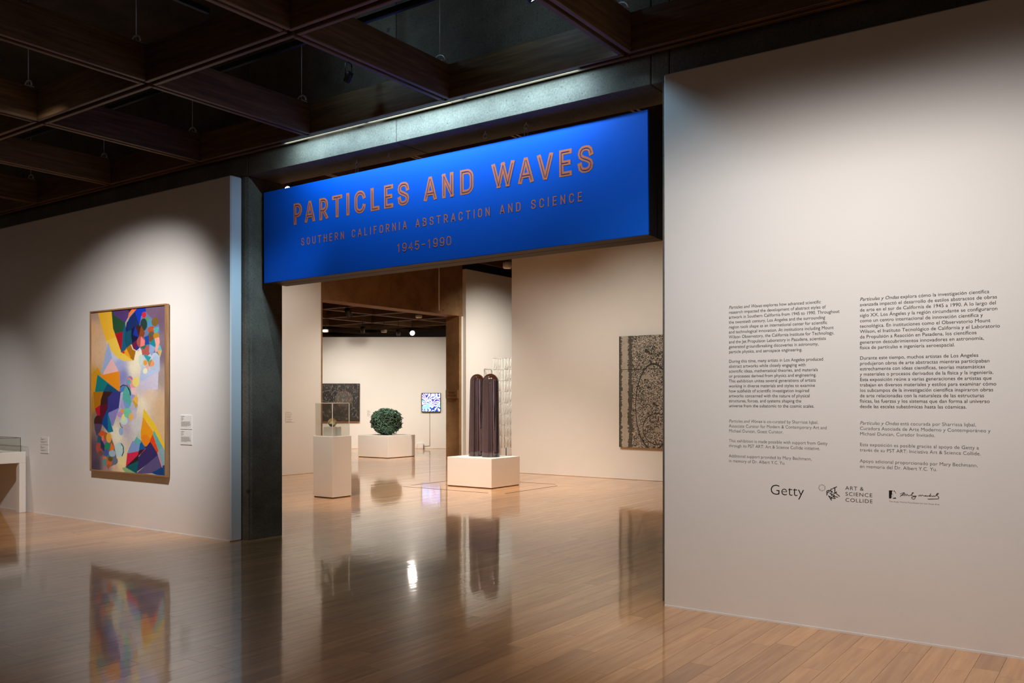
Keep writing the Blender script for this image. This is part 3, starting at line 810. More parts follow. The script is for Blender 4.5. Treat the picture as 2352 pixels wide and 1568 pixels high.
# shapes of the painting, in thousandths of its width and height
BG=[(38,109,205,165,125),(64,9,165,140,125),(927,73,100,78,100),(961,283,110,95,110),(953,421,150,135,130),(105,261,205,170,135),(351,286,185,190,215),(587,363,228,218,190),(391,341,150,160,205),(446,408,125,130,185),(724,482,190,180,195),(774,524,210,185,160),(928,597,195,165,130),(695,579,222,212,185),(493,730,175,165,180),(615,710,195,195,195),(368,770,225,220,195),(68,658,120,105,90),(32,874,85,68,85),(67,970,70,58,78),(325,962,200,175,150),(417,932,235,210,150),(240,980,150,125,130),(950,706,200,170,130),(24,600,170,125,40),(29,447,190,140,35),(832,34,105,82,110),(641,310,225,215,190)]
SH=[
('p',(225,170,45),[(102,3),(284,0),(308,112),(344,150),(423,262),(463,277),(557,305),(580,316),(463,314),(367,290),(295,251),(222,190),(148,87)]),
('p',(236,186,72),[(222,190),(360,173),(423,262),(463,277),(557,305),(580,316),(463,314),(367,290),(295,251)]),
('p',(32,70,45),[(296,1),(316,2),(320,28),(476,80),(440,142),(344,148),(316,112)]),
('p',(75,50,105),[(316,1),(508,0),(543,25),(476,80),(320,26)]),
('p',(50,30,30),[(508,0),(628,1),(589,22),(559,14),(543,27)]),
('p',(10,50,170),[(628,1),(742,3),(742,29),(689,59),(658,104),(620,88),(589,44)]),
('p',(15,40,95),[(543,56),(605,27),(635,78),(666,111),(627,203),(573,216),(502,242),(471,194),(472,147),(503,91)]),
('p',(10,85,120),[(476,89),(448,146),(423,262),(502,242),(565,221),(542,200),(479,177),(480,126)]),
('p',(10,75,95),[(479,148),(558,136),(565,219),(502,239),(471,194)]),
('p',(235,110,50),[(519,55),(531,30),(582,4),(590,15),(628,3),(589,24),(574,18)]),
('p',(150,15,35),[(344,150),(440,142),(432,204),(420,251)]),
('p',(12,18,60),[(566,129),(620,110),(665,183),(627,203),(581,216),(561,172)]),
('p',(20,45,150),[(612,116),(650,125),(665,176),(612,167),(589,159)]),
('p',(155,100,15),[(487,246),(557,222),(611,260),(588,313),(526,293)]),
('p',(240,150,30),[(459,266),(495,249),(541,297),(502,286)]),
('p',(190,50,30),[(439,266),(463,256),(463,270)]),
('p',(100,20,60),[(573,219),(627,199),(657,211),(649,250),(626,257),(588,245)]),
('p',(40,40,130),[(611,258),(642,218),(669,240),(649,257)]),
('s',(238,228,205),[(557,222),(580,248),(626,262),(665,249),(676,238)],11),
('s',(12,16,45),[(503,80),(489,112),(503,134)],9),
('s',(12,16,45),[(581,119),(562,150),(573,183)],9),
('p',(92,112,150),[(689,59),(742,35),(824,79),(890,85),(912,132),(918,219),(943,269),(889,292),(814,342),(710,333),(703,262),(657,225),(658,168)]),
('p',(178,190,205),[(702,291),(874,281),(918,303),(913,386),(807,405),(694,375),(664,329)]),
('e',(190,35,45),[(723,48),(28,18)]),
('e',(75,140,80),[(764,91),(41,24)]),
('e',(70,130,170),[(798,103),(40,24)]),
('e',(110,85,40),[(864,95),(45,26)]),
('e',(30,55,50),[(719,106),(45,37)]),
('e',(165,75,40),[(816,139),(45,20)]),
('e',(85,80,60),[(816,174),(40,24)]),
('e',(110,70,40),[(816,195),(35,18)]),
('e',(165,120,25),[(878,178),(37,20)]),
('p',(60,25,20),[(620,110),(688,116),(658,175)]),
('p',(125,60,30),[(688,116),(730,157),(711,184),(658,183)]),
('p',(80,155,160),[(849,136),(904,130),(901,152),(860,158)]),
('p',(220,150,140),[(864,196),(911,191),(918,219),(889,267),(867,270)]),
('p',(15,125,140),[(800,223),(853,196),(867,232),(860,249)]),
('p',(20,65,150),[(726,185),(778,176),(786,222),(741,224)]),
('e',(150,75,70),[(684,208),(55,33)]),
('p',(225,120,120),[(688,182),(729,203),(726,227),(680,233)]),
('e',(165,85,80),[(752,263),(59,31)]),
('p',(130,155,195),[(800,230),(863,249),(822,290),(793,268)]),
('p',(50,100,80),[(688,240),(748,232),(725,249)]),
('p',(40,145,155),[(725,288),(807,304),(777,328)]),
('e',(185,205,195),[(680,315),(27,32)]),
('p',(165,180,205),[(852,291),(918,299),(917,383),(807,405),(814,367)]),
('p',(170,185,215),[(687,375),(902,389),(671,453)]),
('p',(190,185,205),[(671,457),(902,393),(894,490),(678,489)]),
('e',(215,145,45),[(740,334),(26,16)]),
('e',(230,140,100),[(814,339),(41,20)]),
('p',(150,140,80),[(777,331),(822,318),(792,353)]),
('p',(90,170,175),[(896,264),(922,237),(943,267)]),
('p',(190,160,100),[(896,267),(943,270),(925,299)]),
('p',(230,160,150),[(747,359),(777,352),(777,373)]),
('e',(235,225,180),[(739,383),(28,16)]),
('p',(145,165,205),[(246,206),(295,295),(155,389),(213,264)]),
('p',(230,175,175),[(295,303),(383,381),(180,400),(188,382)]),
('p',(195,140,25),[(92,354),(138,396),(62,510),(3,510),(20,409)]),
('p',(250,135,20),[(138,405),(395,383),(406,507),(286,460)]),
('p',(10,115,115),[(96,401),(386,505),(62,507)]),
('p',(10,75,110),[(204,486),(237,460),(386,505),(179,508)]),
('p',(80,120,185),[(414,480),(462,467),(524,491),(540,512),(398,512)]),
('e',(150,115,165),[(540,452),(48,41)]),
('p',(230,150,145),[(525,423),(579,442),(610,481),(579,512),(556,488)]),
('e',(95,160,175),[(525,446),(27,17)]),
('e',(240,205,115),[(618,446),(46,30)]),
('s',(230,120,80),[(501,430),(533,423),(564,434)],10),
('p',(165,105,10),[(37,510),(173,508),(147,561),(125,596),(59,611)]),
('p',(55,25,25),[(182,506),(310,509),(242,545),(233,591),(138,592),(147,553)]),
('p',(85,10,35),[(125,596),(233,584),(242,611),(138,704),(120,677)]),
('p',(170,15,40),[(63,613),(125,594),(125,677),(138,704),(103,670)]),
('p',(50,50,125),[(310,509),(420,508),(453,519),(386,610),(242,642),(242,545)]),
('p',(75,110,180),[(420,508),(453,485),(527,485),(551,527),(452,561),(411,553)]),
('p',(168,172,196),[(420,515),(535,489),(640,542),(639,598),(603,654),(550,685),(427,686),(385,644)]),
('e',(80,165,155),[(502,542),(60,69)]),
('p',(110,150,200),[(436,553),(534,595),(469,610),(419,599)]),
('p',(165,150,200),[(415,595),(436,553),(469,606)]),
('p',(130,125,185),[(246,640),(386,610),(309,714),(276,699)]),
('p',(10,65,140),[(242,611),(245,753),(151,700)]),
('p',(5,115,135),[(242,645),(309,748),(245,755)]),
('e',(60,25,30),[(103,693),(59,40)]),
('p',(75,60,90),[(54,709),(155,710),(129,755),(85,779),(59,740)]),
('e',(140,150,195),[(575,538),(30,31)]),
('p',(225,175,75),[(575,557),(624,527),(644,561),(615,602)]),
('p',(190,150,60),[(583,561),(615,602),(639,587)]),
('p',(230,185,185),[(559,486),(616,486),(608,523),(567,516)]),
('e',(110,190,160),[(501,636),(60,31)]),
('e',(240,150,70),[(436,625),(24,17)]),
('e',(180,140,190),[(406,644),(41,17)]),
('e',(190,175,190),[(591,647),(34,30)]),
('e',(240,170,90),[(554,658),(30,22)]),
('e',(185,210,205),[(460,682),(50,25)]),
('e',(240,215,130),[(452,663),(20,22)]),
('e',(175,205,205),[(401,861),(71,44)]),
('e',(140,170,205),[(422,748),(30,24)]),
('s',(15,20,50),[(410,476),(446,464),(493,468),(532,491),(546,517)],14),
('s',(15,20,40),[(519,485),(541,504),(547,527)],14),
('s',(15,20,30),[(406,697),(418,716),(443,725)],10),
('s',(15,20,30),[(422,822),(451,841),(454,874),(434,898)],14),
('p',(122,92,92),[(102,771),(164,751),(275,776),(330,851),(359,923),(317,954),(249,972),(189,951),(172,878),(102,857)]),
('e',(200,80,30),[(164,770),(46,22)]),
('e',(235,110,80),[(172,801),(43,22)]),
('e',(150,100,30),[(224,788),(41,26)]),
('e',(230,160,70),[(254,791),(37,31)]),
('e',(165,70,60),[(115,856),(43,40)]),
('e',(110,75,60),[(133,891),(41,17)]),
('e',(150,90,150),[(198,823),(37,18)]),
('e',(60,130,110),[(236,899),(52,26)]),
('e',(30,130,90),[(232,842),(41,24)]),
('e',(70,85,150),[(215,885),(41,22)]),
('e',(150,175,195),[(300,886),(46,22)]),
('e',(95,110,130),[(317,931),(61,26)]),
('e',(215,110,50),[(197,920),(27,13)]),
('e',(80,140,150),[(206,943),(37,22)]),
('e',(200,95,45),[(257,941),(41,26)]),
('e',(95,75,30),[(274,921),(32,16)]),
('p',(30,85,105),[(102,779),(146,790),(146,824),(94,822)]),
('p',(35,50,80),[(146,805),(189,839),(185,874),(141,852)]),
('p',(240,110,35),[(275,868),(288,825),(330,855)]),
('p',(170,90,50),[(223,965),(257,956),(249,983)]),
('p',(235,185,40),[(723,613),(866,707),(927,764),(994,835),(994,871),(926,815),(850,740),(758,679),(710,672)]),
('p',(240,145,15),[(714,664),(835,744),(842,762),(796,803),(749,837),(686,794),(686,746)]),
('e',(230,125,20),[(741,801),(62,40)]),
('p',(215,65,15),[(835,762),(903,859),(888,863),(803,799)]),
('p',(95,165,160),[(850,740),(949,825),(911,851),(842,758)]),
('p',(130,160,170),[(953,827),(994,864),(993,932),(955,944),(903,863)]),
('p',(50,40,95),[(803,807),(903,881),(637,981),(653,903),(749,841)]),
('p',(85,75,120),[(903,881),(952,952),(833,985),(637,996)]),
('p',(200,35,75),[(525,873),(741,845),(653,888),(491,960),(508,881)]),
('p',(45,25,30),[(749,834),(661,862),(637,925),(491,964),(653,888)]),
('p',(5,85,150),[(678,802),(741,841),(662,854)]),
('p',(120,145,195),[(578,806),(666,817),(654,858),(516,875),(533,850)]),
('p',(90,165,165),[(630,779),(686,802),(662,821),(598,807)]),
('p',(175,190,165),[(650,743),(686,794),(638,777)]),
('p',(0,85,95),[(483,968),(645,925),(629,992),(613,997)]),
('p',(20,70,115),[(963,942),(1001,934),(1000,1002),(848,988)]),
('p',(10,60,120),[(833,985),(955,955),(962,998)]),
('p',(130,170,125),[(442,973),(483,970),(605,997),(483,994)]),
('s',(225,130,145),[(895,866),(952,948)],12),
]
def compose():
    W, H = 480, 720
    u, v = np.meshgrid((np.arange(W) + .5) / W * 1000, (np.arange(H) + .5) / H * 1000)
    num = np.zeros((H, W, 3)); den = np.zeros((H, W, 1))
    for bu, bv, r, g, b in BG:
        d2 = ((u - bu) * .8) ** 2 + ((v - bv) * 1.2) ** 2
        w = (1 / (d2 + 900) ** 1.6)[..., None]
        num += w * np.array([r, g, b]); den += w
    img = num / den
    ww = 7.3 * 172 / 2                               # stroke widths were measured on an enlargement
    for s in SH:
        c = np.array(s[1], float)
        if s[0] == 'p': k = inside(u, v, s[2]) | near_line(u, v * 1.24, [(a_, b_ * 1.24) for a_, b_ in s[2] + s[2][:1]], 5)
        elif s[0] == 'e':
            (cx, cy), (rx, ry) = s[2]
            k = ((u - cx) / max(rx, 1)) ** 2 + ((v - cy) / max(ry, 1)) ** 2 < 1
        else:
            sc = np.array([1, 2.15])
            k = near_line(u, v * sc[1], [(p[0], p[1] * sc[1]) for p in s[2]], s[3] / 7.3 / 172 * 1000 / 2)
        img[k] = c
    br = vnoise(H, W, 120, 60, rng) * .6 + vnoise(H, W, 40, 160, rng) * .4
    L = lin(np.clip(img, 0, 255)) * (.92 + .16 * br)[..., None]
    L = L.reshape(H // 2, 2, W // 2, 2, 3).mean((1, 3))
    return np.clip(L * 1.25, 0, .9)
def frame_rails(t, x0, x1, z0, z1, y0, y1, w, mat, origin):
    for nm, L_, cx, cz, rot in (('frame_rail', x1 - x0, (x0 + x1) / 2, z1 - w / 2, 0), ('frame_rail', x1 - x0, (x0 + x1) / 2, z0 + w / 2, 0),
                                ('frame_rail', z1 - z0 - 2 * w, x0 + w / 2, (z0 + z1) / 2, 1), ('frame_rail', z1 - z0 - 2 * w, x1 - w / 2, (z0 + z1) / 2, 1)):
        o = MB().cbox(-L_ / 2, L_ / 2, y0 - origin[1], y1 - origin[1], -w / 2, w / 2, .0015).build(nm, mat, t)
        o.location = (cx - origin[0], 0, cz - origin[2])
        if rot: o.rotation_euler = (0, -math.pi / 2, 0)
px0, px1, pz0, pz1 = -10.36, -8.80, .625, 2.555
PO = ((px0 + px1) / 2, WF, pz0)
painting = tag(empty('painting', PO), 'tall abstract oil painting of colourful fans and discs in a thin wood frame', 'painting')
canvas_mesh('canvas', px0 + .012, px1 - .012, pz0 + .012, pz1 - .012, 5.790, compose(), M['canvas'], painting, PO)
MB().box(px0 + .02, px1 - .02, 5.800, WF - .001, pz0 + .02, pz1 - .02).build('stretcher', M['sub'], painting, origin=PO)
frame_rails(painting, px0, px1, pz0, pz1, 5.777, WF - .014, .018, M['tan_wood'], PO)

# ------------------------------------------------------------------ small wall labels
def wall_label(name, x0, x1, z0, z1, y, label, group, lines, th=.007):
    t = empty(name, ((x0 + x1) / 2, y, z0))
    tag(t, label, 'label', group)
    o = ((x0 + x1) / 2, y, z0)
    MB().cbox(x0, x1, y - th, y, z0, z1, .001).build('card', M['card'], t, origin=o)
    pr = MB(); r = random.Random(int(abs(x0) * 1000 + z0 * 100))
    W, H = x1 - x0, z1 - z0
    for zz, hh, wmax, k in lines:
        for j in range(k):
            z = z0 + H * (zz - j * hh * 1.75)
            x = x0 + W * .09
            end = x0 + W * (.09 + wmax * r.uniform(.82, 1) if j < k - 1 else .09 + wmax * .6)
            while x < end:
                w = min(r.uniform(.03, .10) * W, end - x)
                pr.add([(x, y - th - .0004, z), (x + w, y - th - .0004, z), (x + w, y - th - .0004, z + hh * H), (x, y - th - .0004, z + hh * H)], [(0, 1, 2, 3)])
                x += w + .018 * W
    pr.build('print', M['card_print'], t, origin=o)
T1 = [(.88, .05, .48, 1), (.79, .035, .3, 1), (.70, .045, .38, 1), (.62, .03, .25, 1), (.52, .026, .86, 8)]
T2 = [(.82, .06, .25, 1), (.68, .055, .5, 2), (.36, .05, .8, 2)]
wall_label('wall_label', -8.611, -8.404, 1.163, 1.318, WF, 'small white text label beside the painting, upper of the pair', None, T1)
wall_label('wall_label', -8.611, -8.404, .994, 1.152, WF, 'small white text label beside the painting, lower of the pair', None, T1)
wall_label('wall_label', -11.658, -11.448, .903, 1.001, WF, 'small white text label near the low display case, upper of two', None, T2)
wall_label('wall_label', -11.658, -11.448, .793, .898, WF, 'small white text label near the low display case, lower of two', None, T2)

# ------------------------------------------------------------------ the wall text
EN = [['Particles and Waves| explores how advanced scientific', 'research impacted the development of abstract styles of', 'artwork in Southern California from 1945 to 1990. Throughout', 'the twentieth century, Los Angeles and the surrounding', 'region took shape as an international center for scientific', 'and technological innovation. At institutions including Mount', 'Wilson Observatory, the California Institute for Technology,', 'and the Jet Propulsion Laboratory in Pasadena, scientists', 'generated groundbreaking discoveries in astronomy,', 'particle physics, and aerospace engineering.'],
 ['During this time, many artists in Los Angeles produced', 'abstract artworks while closely engaging with', 'scientific ideas, mathematical theories, and materials', 'or processes derived from physics and engineering.', 'This exhibition unites several generations of artists', 'working in diverse materials and styles to examine', 'how subfields of scientific investigation inspired', 'artworks concerned with the nature of physical', 'structures, forces, and systems shaping the', 'universe from the subatomic to the cosmic scales.'],
 ['Particles and Waves| is co-curated by Sharrissa Iqbal,', 'Associate Curator for Modern & Contemporary Art and', 'Michael Duncan, Guest Curator.'],
 ['This exhibition is made possible with support from Getty', 'through its PST ART: Art & Science Collide initiative.'],
 ['Additional support provided by Mary Bechmann,', 'in memory of Dr. Albert Y.C. Yu.']]
ES = [['Partículas y Ondas| explora cómo la investigación científica', 'avanzada impactó el desarrollo de estilos abstractos de obras', 'de arte en el sur de California de 1945 a 1990. A lo largo del', 'siglo XX, Los Ángeles y la región circundante se configuraron', 'como un centro internacional de innovación científica y', 'tecnológica. En instituciones como el Observatorio Mount', 'Wilson, el Instituto Tecnológico de California y el Laboratorio', 'de Propulsión a Reacción en Pasadena, los científicos', 'generaron descubrimientos innovadores en astronomía,', 'física de partículas e ingeniería aeroespacial.'],
 ['Durante este tiempo, muchos artistas de Los Angeles', 'produjeron obras de arte abstractas mientras participaban', 'estrechamente con ideas científicas, teorías matemáticas', 'y materiales o procesos derivados de la física y la ingeniería.', 'Esta exposición reúne a varias generaciones de artistas que', 'trabajan en diversos materiales y estilos para examinar cómo', 'los subcampos de la investigación científica inspiraron obras', 'de arte relacionadas con la naturaleza de las estructuras', 'físicas, las fuerzas y los sistemas que dan forma al universo', 'desde las escalas subatómicas hasta las cósmicas.'],
 ['Partículas y Ondas| está cocurada por Sharrissa Iqbal,', 'Curadora Asociada de Arte Moderno y Contemporáneo y', 'Michael Duncan, Curador Invitado.'],
 ['Esta exposición es posible gracias al apoyo de Getty a', 'través de su PST ART: Iniciativa Art & Science Collide.'],
 ['Apoyo adicional proporcionado por Mary Bechmann,', 'en memoria del Dr. Albert Y.C. Yu.']]
PZ = [2.127, 1.755, 1.344, 1.208, 1.104]
YT = WF - .0006
def put_text(mb, body, x, z, size, sx=1.0, y=YT, shear=0, offset=0, spacing=1.0, tf=None):
    v, f = glyph_mesh(body, size, shear=shear, offset=offset, spacing=spacing)
    if tf is None: mb.add([(x + a_ * sx, y, z + b_) for a_, b_ in v], f)
    else: mb.add([(x + tf(a_, b_)[0], y, z + tf(a_, b_)[1]) for a_, b_ in v], f)
def text_block(paras, x0, width, longest, label):
    t = empty('wall_text', (x0, WF, 1.05))
    tag(t, label, 'wall text')
    o = (x0, WF, 1.05)
    size = .0302
    sx = width / (text_width(longest) * size)
    for i, lines in enumerate(paras):
        mb = MB()
        off = 0.0 if i < 2 else -.009
        for j, s in enumerate(lines):
            z = PZ[i] - .034 * j - .0085
            x = x0
            if '|' in s:
                it, s = s.split('|')
                put_text(mb, it, x, z, size, sx, shear=.2, offset=off)
                x += (text_width(it + ' .') - text_width('.')) * size * sx - .001
                s = s.lstrip()
            put_text(mb, s, x, z, size, sx, offset=off)
        mb.build('paragraph', M['black_text' if i < 2 else 'grey_text'], t, origin=o)
text_block(EN, -2.297, .741, EN[0][2], 'black English wall text in five paragraphs on the white wall')
text_block(ES, -1.431, .767, ES[0][1], 'black Spanish wall text in five paragraphs on the white wall')

# sponsors' marks under the text
t = tag(empty('sponsor_logo', (-2.007, WF, .84)), 'large black five letter serifless wordmark below the wall text', 'logo')
mb = MB(); sx = .228 / (text_width('Getty', offset=-.012) * .098)
put_text(mb, 'Getty', -2.010, .857, .098, sx, offset=-.012)
mb.build('wordmark', M['black_text'], t, origin=(-2.007, WF, .84))
t = tag(empty('sponsor_logo', (-1.69, WF, .84)), 'black logo of a dotted ring, slanted letters and three word lines', 'logo')
o = (-1.69, WF, .84)
mb = MB()
for k in range(14):
    a_ = 2 * math.pi * k / 14
    strip(mb, [(-1.666 + .0165 * math.cos(a_), .921 + .0165 * math.sin(a_)), (-1.666 + .0225 * math.cos(a_), .921 + .0225 * math.sin(a_))], .0028, YT, 0)
mb.build('dotted_ring', M['black_text'], t, origin=o)
mb = MB()
wp = text_width('PST', offset=.02) * .045; wa = text_width('ART', offset=.02) * .045
put_text(mb, 'PST', -1.640, .872, .045, offset=.02, tf=lambda p, q: (p * .068 / wp, q * .95 + p * .5 * .068 / wp))
put_text(mb, 'ART', -1.607, .843, .045, offset=.02, tf=lambda p, q: (p * .062 / wa - q * .95, q * .75 + p * .57 * .062 / wa))
mb.build('slanted_letters', M['black_text'], t, origin=o)
mb = MB()
for s, z, wd in (('ART &', .9175, .112), ('SCIENCE', .880, .164), ('COLLIDE', .8415, .166)):
    put_text(mb, s, -1.520, z, .0335, wd / (text_width(s, offset=-.004, spacing=1.12) * .0335), offset=-.004, spacing=1.12)
mb.build('word_lines', M['black_text'], t, origin=o)
t = tag(empty('sponsor_logo', (-1.257, WF, .85)), 'black logo of a square portrait mark, handwritten signature and fine caption', 'logo')
o = (-1.257, WF, .85)
mb = MB()
sq = lambda pts: mb.add([(-1.257 + p * .042, YT, .879 + q * .05) for p, q in pts], [tuple(range(len(pts)))])
sq([(0, 0), (.30, 0), (.36, .12), (.36, .4), (.44, .62), (.40, .8), (.55, 1), (0, 1)][::1])
sq([(.62, 1), (.66, .9), (.8, .95), (.95, .8), (1, .62), (.92, .7), (.86, .84), (.75, 1)])
sq([(.5, .0), (.98, .0), (.95, .12), (.85, .2), (.8, .12), (.55, .08)])
sq([(.46, .55), (.52, .5), (.58, .56), (.52, .6)]); sq([(.5, .36), (.62, .33), (.6, .38)]); sq([(.44, .24), (.5, .2), (.55, .24), (.5, .28)])
mb.build('portrait_mark', M['black_text'], t, origin=o)
SIG = [[(-1.193, .911), (-1.168, .921), (-1.193, .894), (-1.168, .92), (-1.163, .902), (-1.188, .903), (-1.163, .913), (-1.156, .902), (-1.152, .913), (-1.145, .903), (-1.131, .907), (-1.115, .923), (-1.122, .924), (-1.127, .908), (-1.118, .903), (-1.1, .904), (-1.111, .884), (-1.124, .886), (-1.127, .895), (-1.1, .903)], [(-1.088, .911), (-1.084, .903), (-1.077, .913), (-1.074, .904), (-1.066, .913), (-1.057, .906), (-1.046, .911), (-1.05, .905), (-1.039, .91), (-1.039, .905), (-1.03, .91), (-1.026, .907), (-1.019, .924), (-1.024, .906), (-1.015, .911), (-1.01, .907), (-1.001, .912), (-.999, .908), (-.988, .914), (-.975, .927), (-.982, .928), (-.988, .919), (-.973, .905), (-.977, .895), (-1.035, .89)]]
mb = MB()
for s in SIG:
    for k, (a_, b_) in enumerate(zip(s[:-1], s[1:])): strip(mb, [a_, b_], .0024, YT - .00006 * k, .6)
mb.build('signature', M['black_text'], t, origin=o)
mb = MB(); cap = 'The Andy Warhol Foundation for the Visual Arts'
put_text(mb, cap, -1.257, .8565, .0125, .286 / (text_width(cap, offset=-.01) * .0125), offset=-.01)
mb.build('caption', M['grey_text'], t, origin=o)

# ------------------------------------------------------------------ the low display case at the left
case = tag(empty('display_case', (-11.955, 5.80, 0), 0), 'low white display table with clear case against the white wall', 'display case')
cx = lambda *a_: MB().cbox(*a_)
LW, LD, LT = 1.9, .78, .085
cx(-LW, 0, -LD, 0, .655, .80, .004).build('table_top', M['plinth'], case)
for xx in (-LW, -LT):
    for yy in (-LD, -LT):
        cx(xx, xx + LT, yy, yy + LT, 0, .655, .003).build('leg', M['plinth'], case)
def vitrine(parent, x0, x1, y0, y1, z0, z1, e, edge):
    for nm, b_ in (('glass_pane', (x0, x1, y0, y0 + .004)), ('glass_pane', (x0, x1, y1 - .004, y1)), ('glass_pane', (x0, x0 + .004, y0 + .005, y1 - .005)), ('glass_pane', (x1 - .004, x1, y0 + .005, y1 - .005))):
        MB().box(*b_, z0, z1 - .005).build(nm, M['acrylic'], parent)
    MB().box(x0, x1, y0, y1, z1 - .0045, z1).build('glass_lid', M['acrylic'], parent)
    for xx in (x0, x1):
        for yy in (y0, y1):
            MB().box(xx - e / 2, xx + e / 2, yy - e / 2, yy + e / 2, z0, z1).build('pane_edge', edge, parent)
    for yy in (y0, y1): MB().box(x0, x1, yy - e / 2, yy + e / 2, z1 - e / 2, z1 + e / 2).build('pane_edge', edge, parent)
    for xx in (x0, x1): MB().box(xx - e / 2, xx + e / 2, y0, y1, z1 - e / 2, z1 + e / 2).build('pane_edge', edge, parent)
vitrine(case, -LW + .04, -.04, -LD + .05, -.05, .80, .985, .005, plain('case_edge', sRGB(96, 84, 66), .4))
bk = tag(empty('open_booklet', (-12.30, 5.50, .801), math.radians(-20)), 'open pale booklet lying inside the low display case', 'booklet')
for s in (-1, 1):
    v, f = [], []
    for k in range(9):
        q = k / 8
        zz = .004 + .018 * math.sin(math.pi * q) * (1 - q * .6)
        v += [(s * q * .2, -.14, zz), (s * q * .2, .14, zz), (s * q * .2, -.14, 0), (s * q * .2, .14, 0)]
    for k in range(8):
        i = 4 * k
        f += [(i, i + 1, i + 5, i + 4), (i, i + 4, i + 6, i + 2), (i + 1, i + 3, i + 7, i + 5)]
    MB().add(v, f).build('page', M['card'], bk)

# ------------------------------------------------------------------ plinths and works in the galleries
def plinth(x0, x1, y0, y1, h, label):
    t = tag(empty('plinth', ((x0 + x1) / 2, (y0 + y1) / 2, 0)), label, 'plinth')
    o = ((x0 + x1) / 2, (y0 + y1) / 2, 0)
    MB().cbox(x0, x1, y0, y1, .012, h, .003).build('plinth_body', M['plinth'], t, origin=o)
    MB().box(x0 + .012, x1 - .012, y0 + .012, y1 - .012, 0, .012).build('toe_recess', M['sub'], t, origin=o)
plinth(-10.272, -9.848, 9.255, 9.65, .93, 'tall slim white plinth carrying a clear case')
plinth(-9.69, -8.74, 11.765, 12.59, .50, 'low white plinth under the smoky domed columns')
plinth(-16.38, -15.33, 16.28, 17.3, .56, 'wide low white plinth under the tangled green sculpture')
vt = tag(empty('glass_case', (-10.06, 9.4525, .93)), 'clear acrylic cube case standing on the tall slim plinth', 'glass case')
vitrine(vt, -.185, .185, -.172, .172, .001, .50, .0085, M['acrylic_edge'])
blk = tag(MB().cbox(-.10, .10, -.09, .09, 0, .135, .002).build('display_block', M['plinth'], None, (-10.06, 9.4525, .932)), 'pale block supporting the glass ball inside the clear case', 'display block')
ball = MB().lathe([(max(.002, .066 * math.sin(t)), -.066 * math.cos(t)) for t in np.linspace(.02, math.pi - .02, 20)], seg=32)
tag(ball.build('glass_ball', M['green_glass'], None, (-10.06, 9.4525, .932 + .135 + .066)), 'small pale green glass ball inside the acrylic case', 'glass ball')

# smoky resin columns
sc_ = tag(empty('resin_sculpture', (-9.2, 12.17, .50)), 'pair of tall smoky plum domed resin columns standing side by side', 'sculpture')
for cxy, r0, r1, H in (((-9.375, 12.205), .152, .126, 1.425), ((-9.05, 12.155), .157, .140, 1.425)):
    prof = [(r0 - .004, 0), (r0, .004)]
    for k in range(1, 13): prof.append((r0 + (r1 - r0) * (k / 12) ** 1.2, (H - r1 * 1.05) * k / 12))
    for k in range(1, 15):
        a_ = k / 14 * math.pi / 2 * .985
        prof.append((r1 * math.cos(a_), H - r1 * 1.05 + r1 * 1.05 * math.sin(a_)))
    MB().lathe(prof, (cxy[0] + 9.2, cxy[1] - 12.17, .001), 56).build('column', M['smoky'], sc_)

# tape marks round the low plinth
GT = 'dark tape lines round the low plinth'
for a_, where in (((-10.21, -8.41, 11.209, 11.231), 'on the side facing the hall'), ((-10.15, -8.29, 13.027, 13.049), 'on the side facing the gallery wall')):
    tag(MB().box(*a_, .0002, .0016).build('floor_tape', M['tape']), 'dark tape line by the low plinth ' + where, 'floor tape', GT)
for x, y0, y1, where in ((-8.13, 11.31, 12.83, 'on the side below the speckled painting'), (-10.24, 11.46, 12.85, 'on the side facing the name plate column')):
    tag(MB().box(x - .011, x + .011, y0, y1, .0002, .0016).build('floor_tape', M['tape']), 'dark tape line by the low plinth ' + where, 'floor tape', GT)

# tangle of bent bronze rods
tg = tag(empty('tangle_sculpture', (-15.81, 16.74, .56)), 'ball shaped sculpture of tangled green patinated metal rods', 'sculpture')
r3 = random.Random(5)
rods = MB()
for k in range(900):
    z = r3.uniform(-1, 1); a_ = r3.uniform(0, 2 * math.pi); rr = math.sqrt(1 - z * z)
    p = Vector((rr * math.cos(a_), rr * math.sin(a_), z))
    sh = r3.uniform(.72, 1.03)
    t1 = p.cross(Vector((r3.gauss(0, 1), r3.gauss(0, 1), r3.gauss(0, 1)))).normalized()
    t2 = p.cross(t1)
    cv = r3.uniform(-1.3, 1.3); L = r3.uniform(.05, .11)
    pts = []
    for q in (-1, -.33, .33, 1):
        c = p * sh * .40 + t1 * q * L + t2 * cv * (q * q) * L * .8 + p * r3.uniform(-.03, .03)
        pts.append((c.x, c.y, max(.014, c.z * .83 + .345)))
    rods.tube(pts, r3.uniform(.008, .012), 5)
tag(rods.build('rod_tangle', M['patina'], tg), kind='stuff')
core = MB().lathe([(max(.002, .23 * math.sin(t)), .33 - .20 * math.cos(t)) for t in np.linspace(.02, math.pi - .02, 14)], seg=20)
core.build('inner_core', plain('tangle_core', (.006, .008, .006), .8), tg)

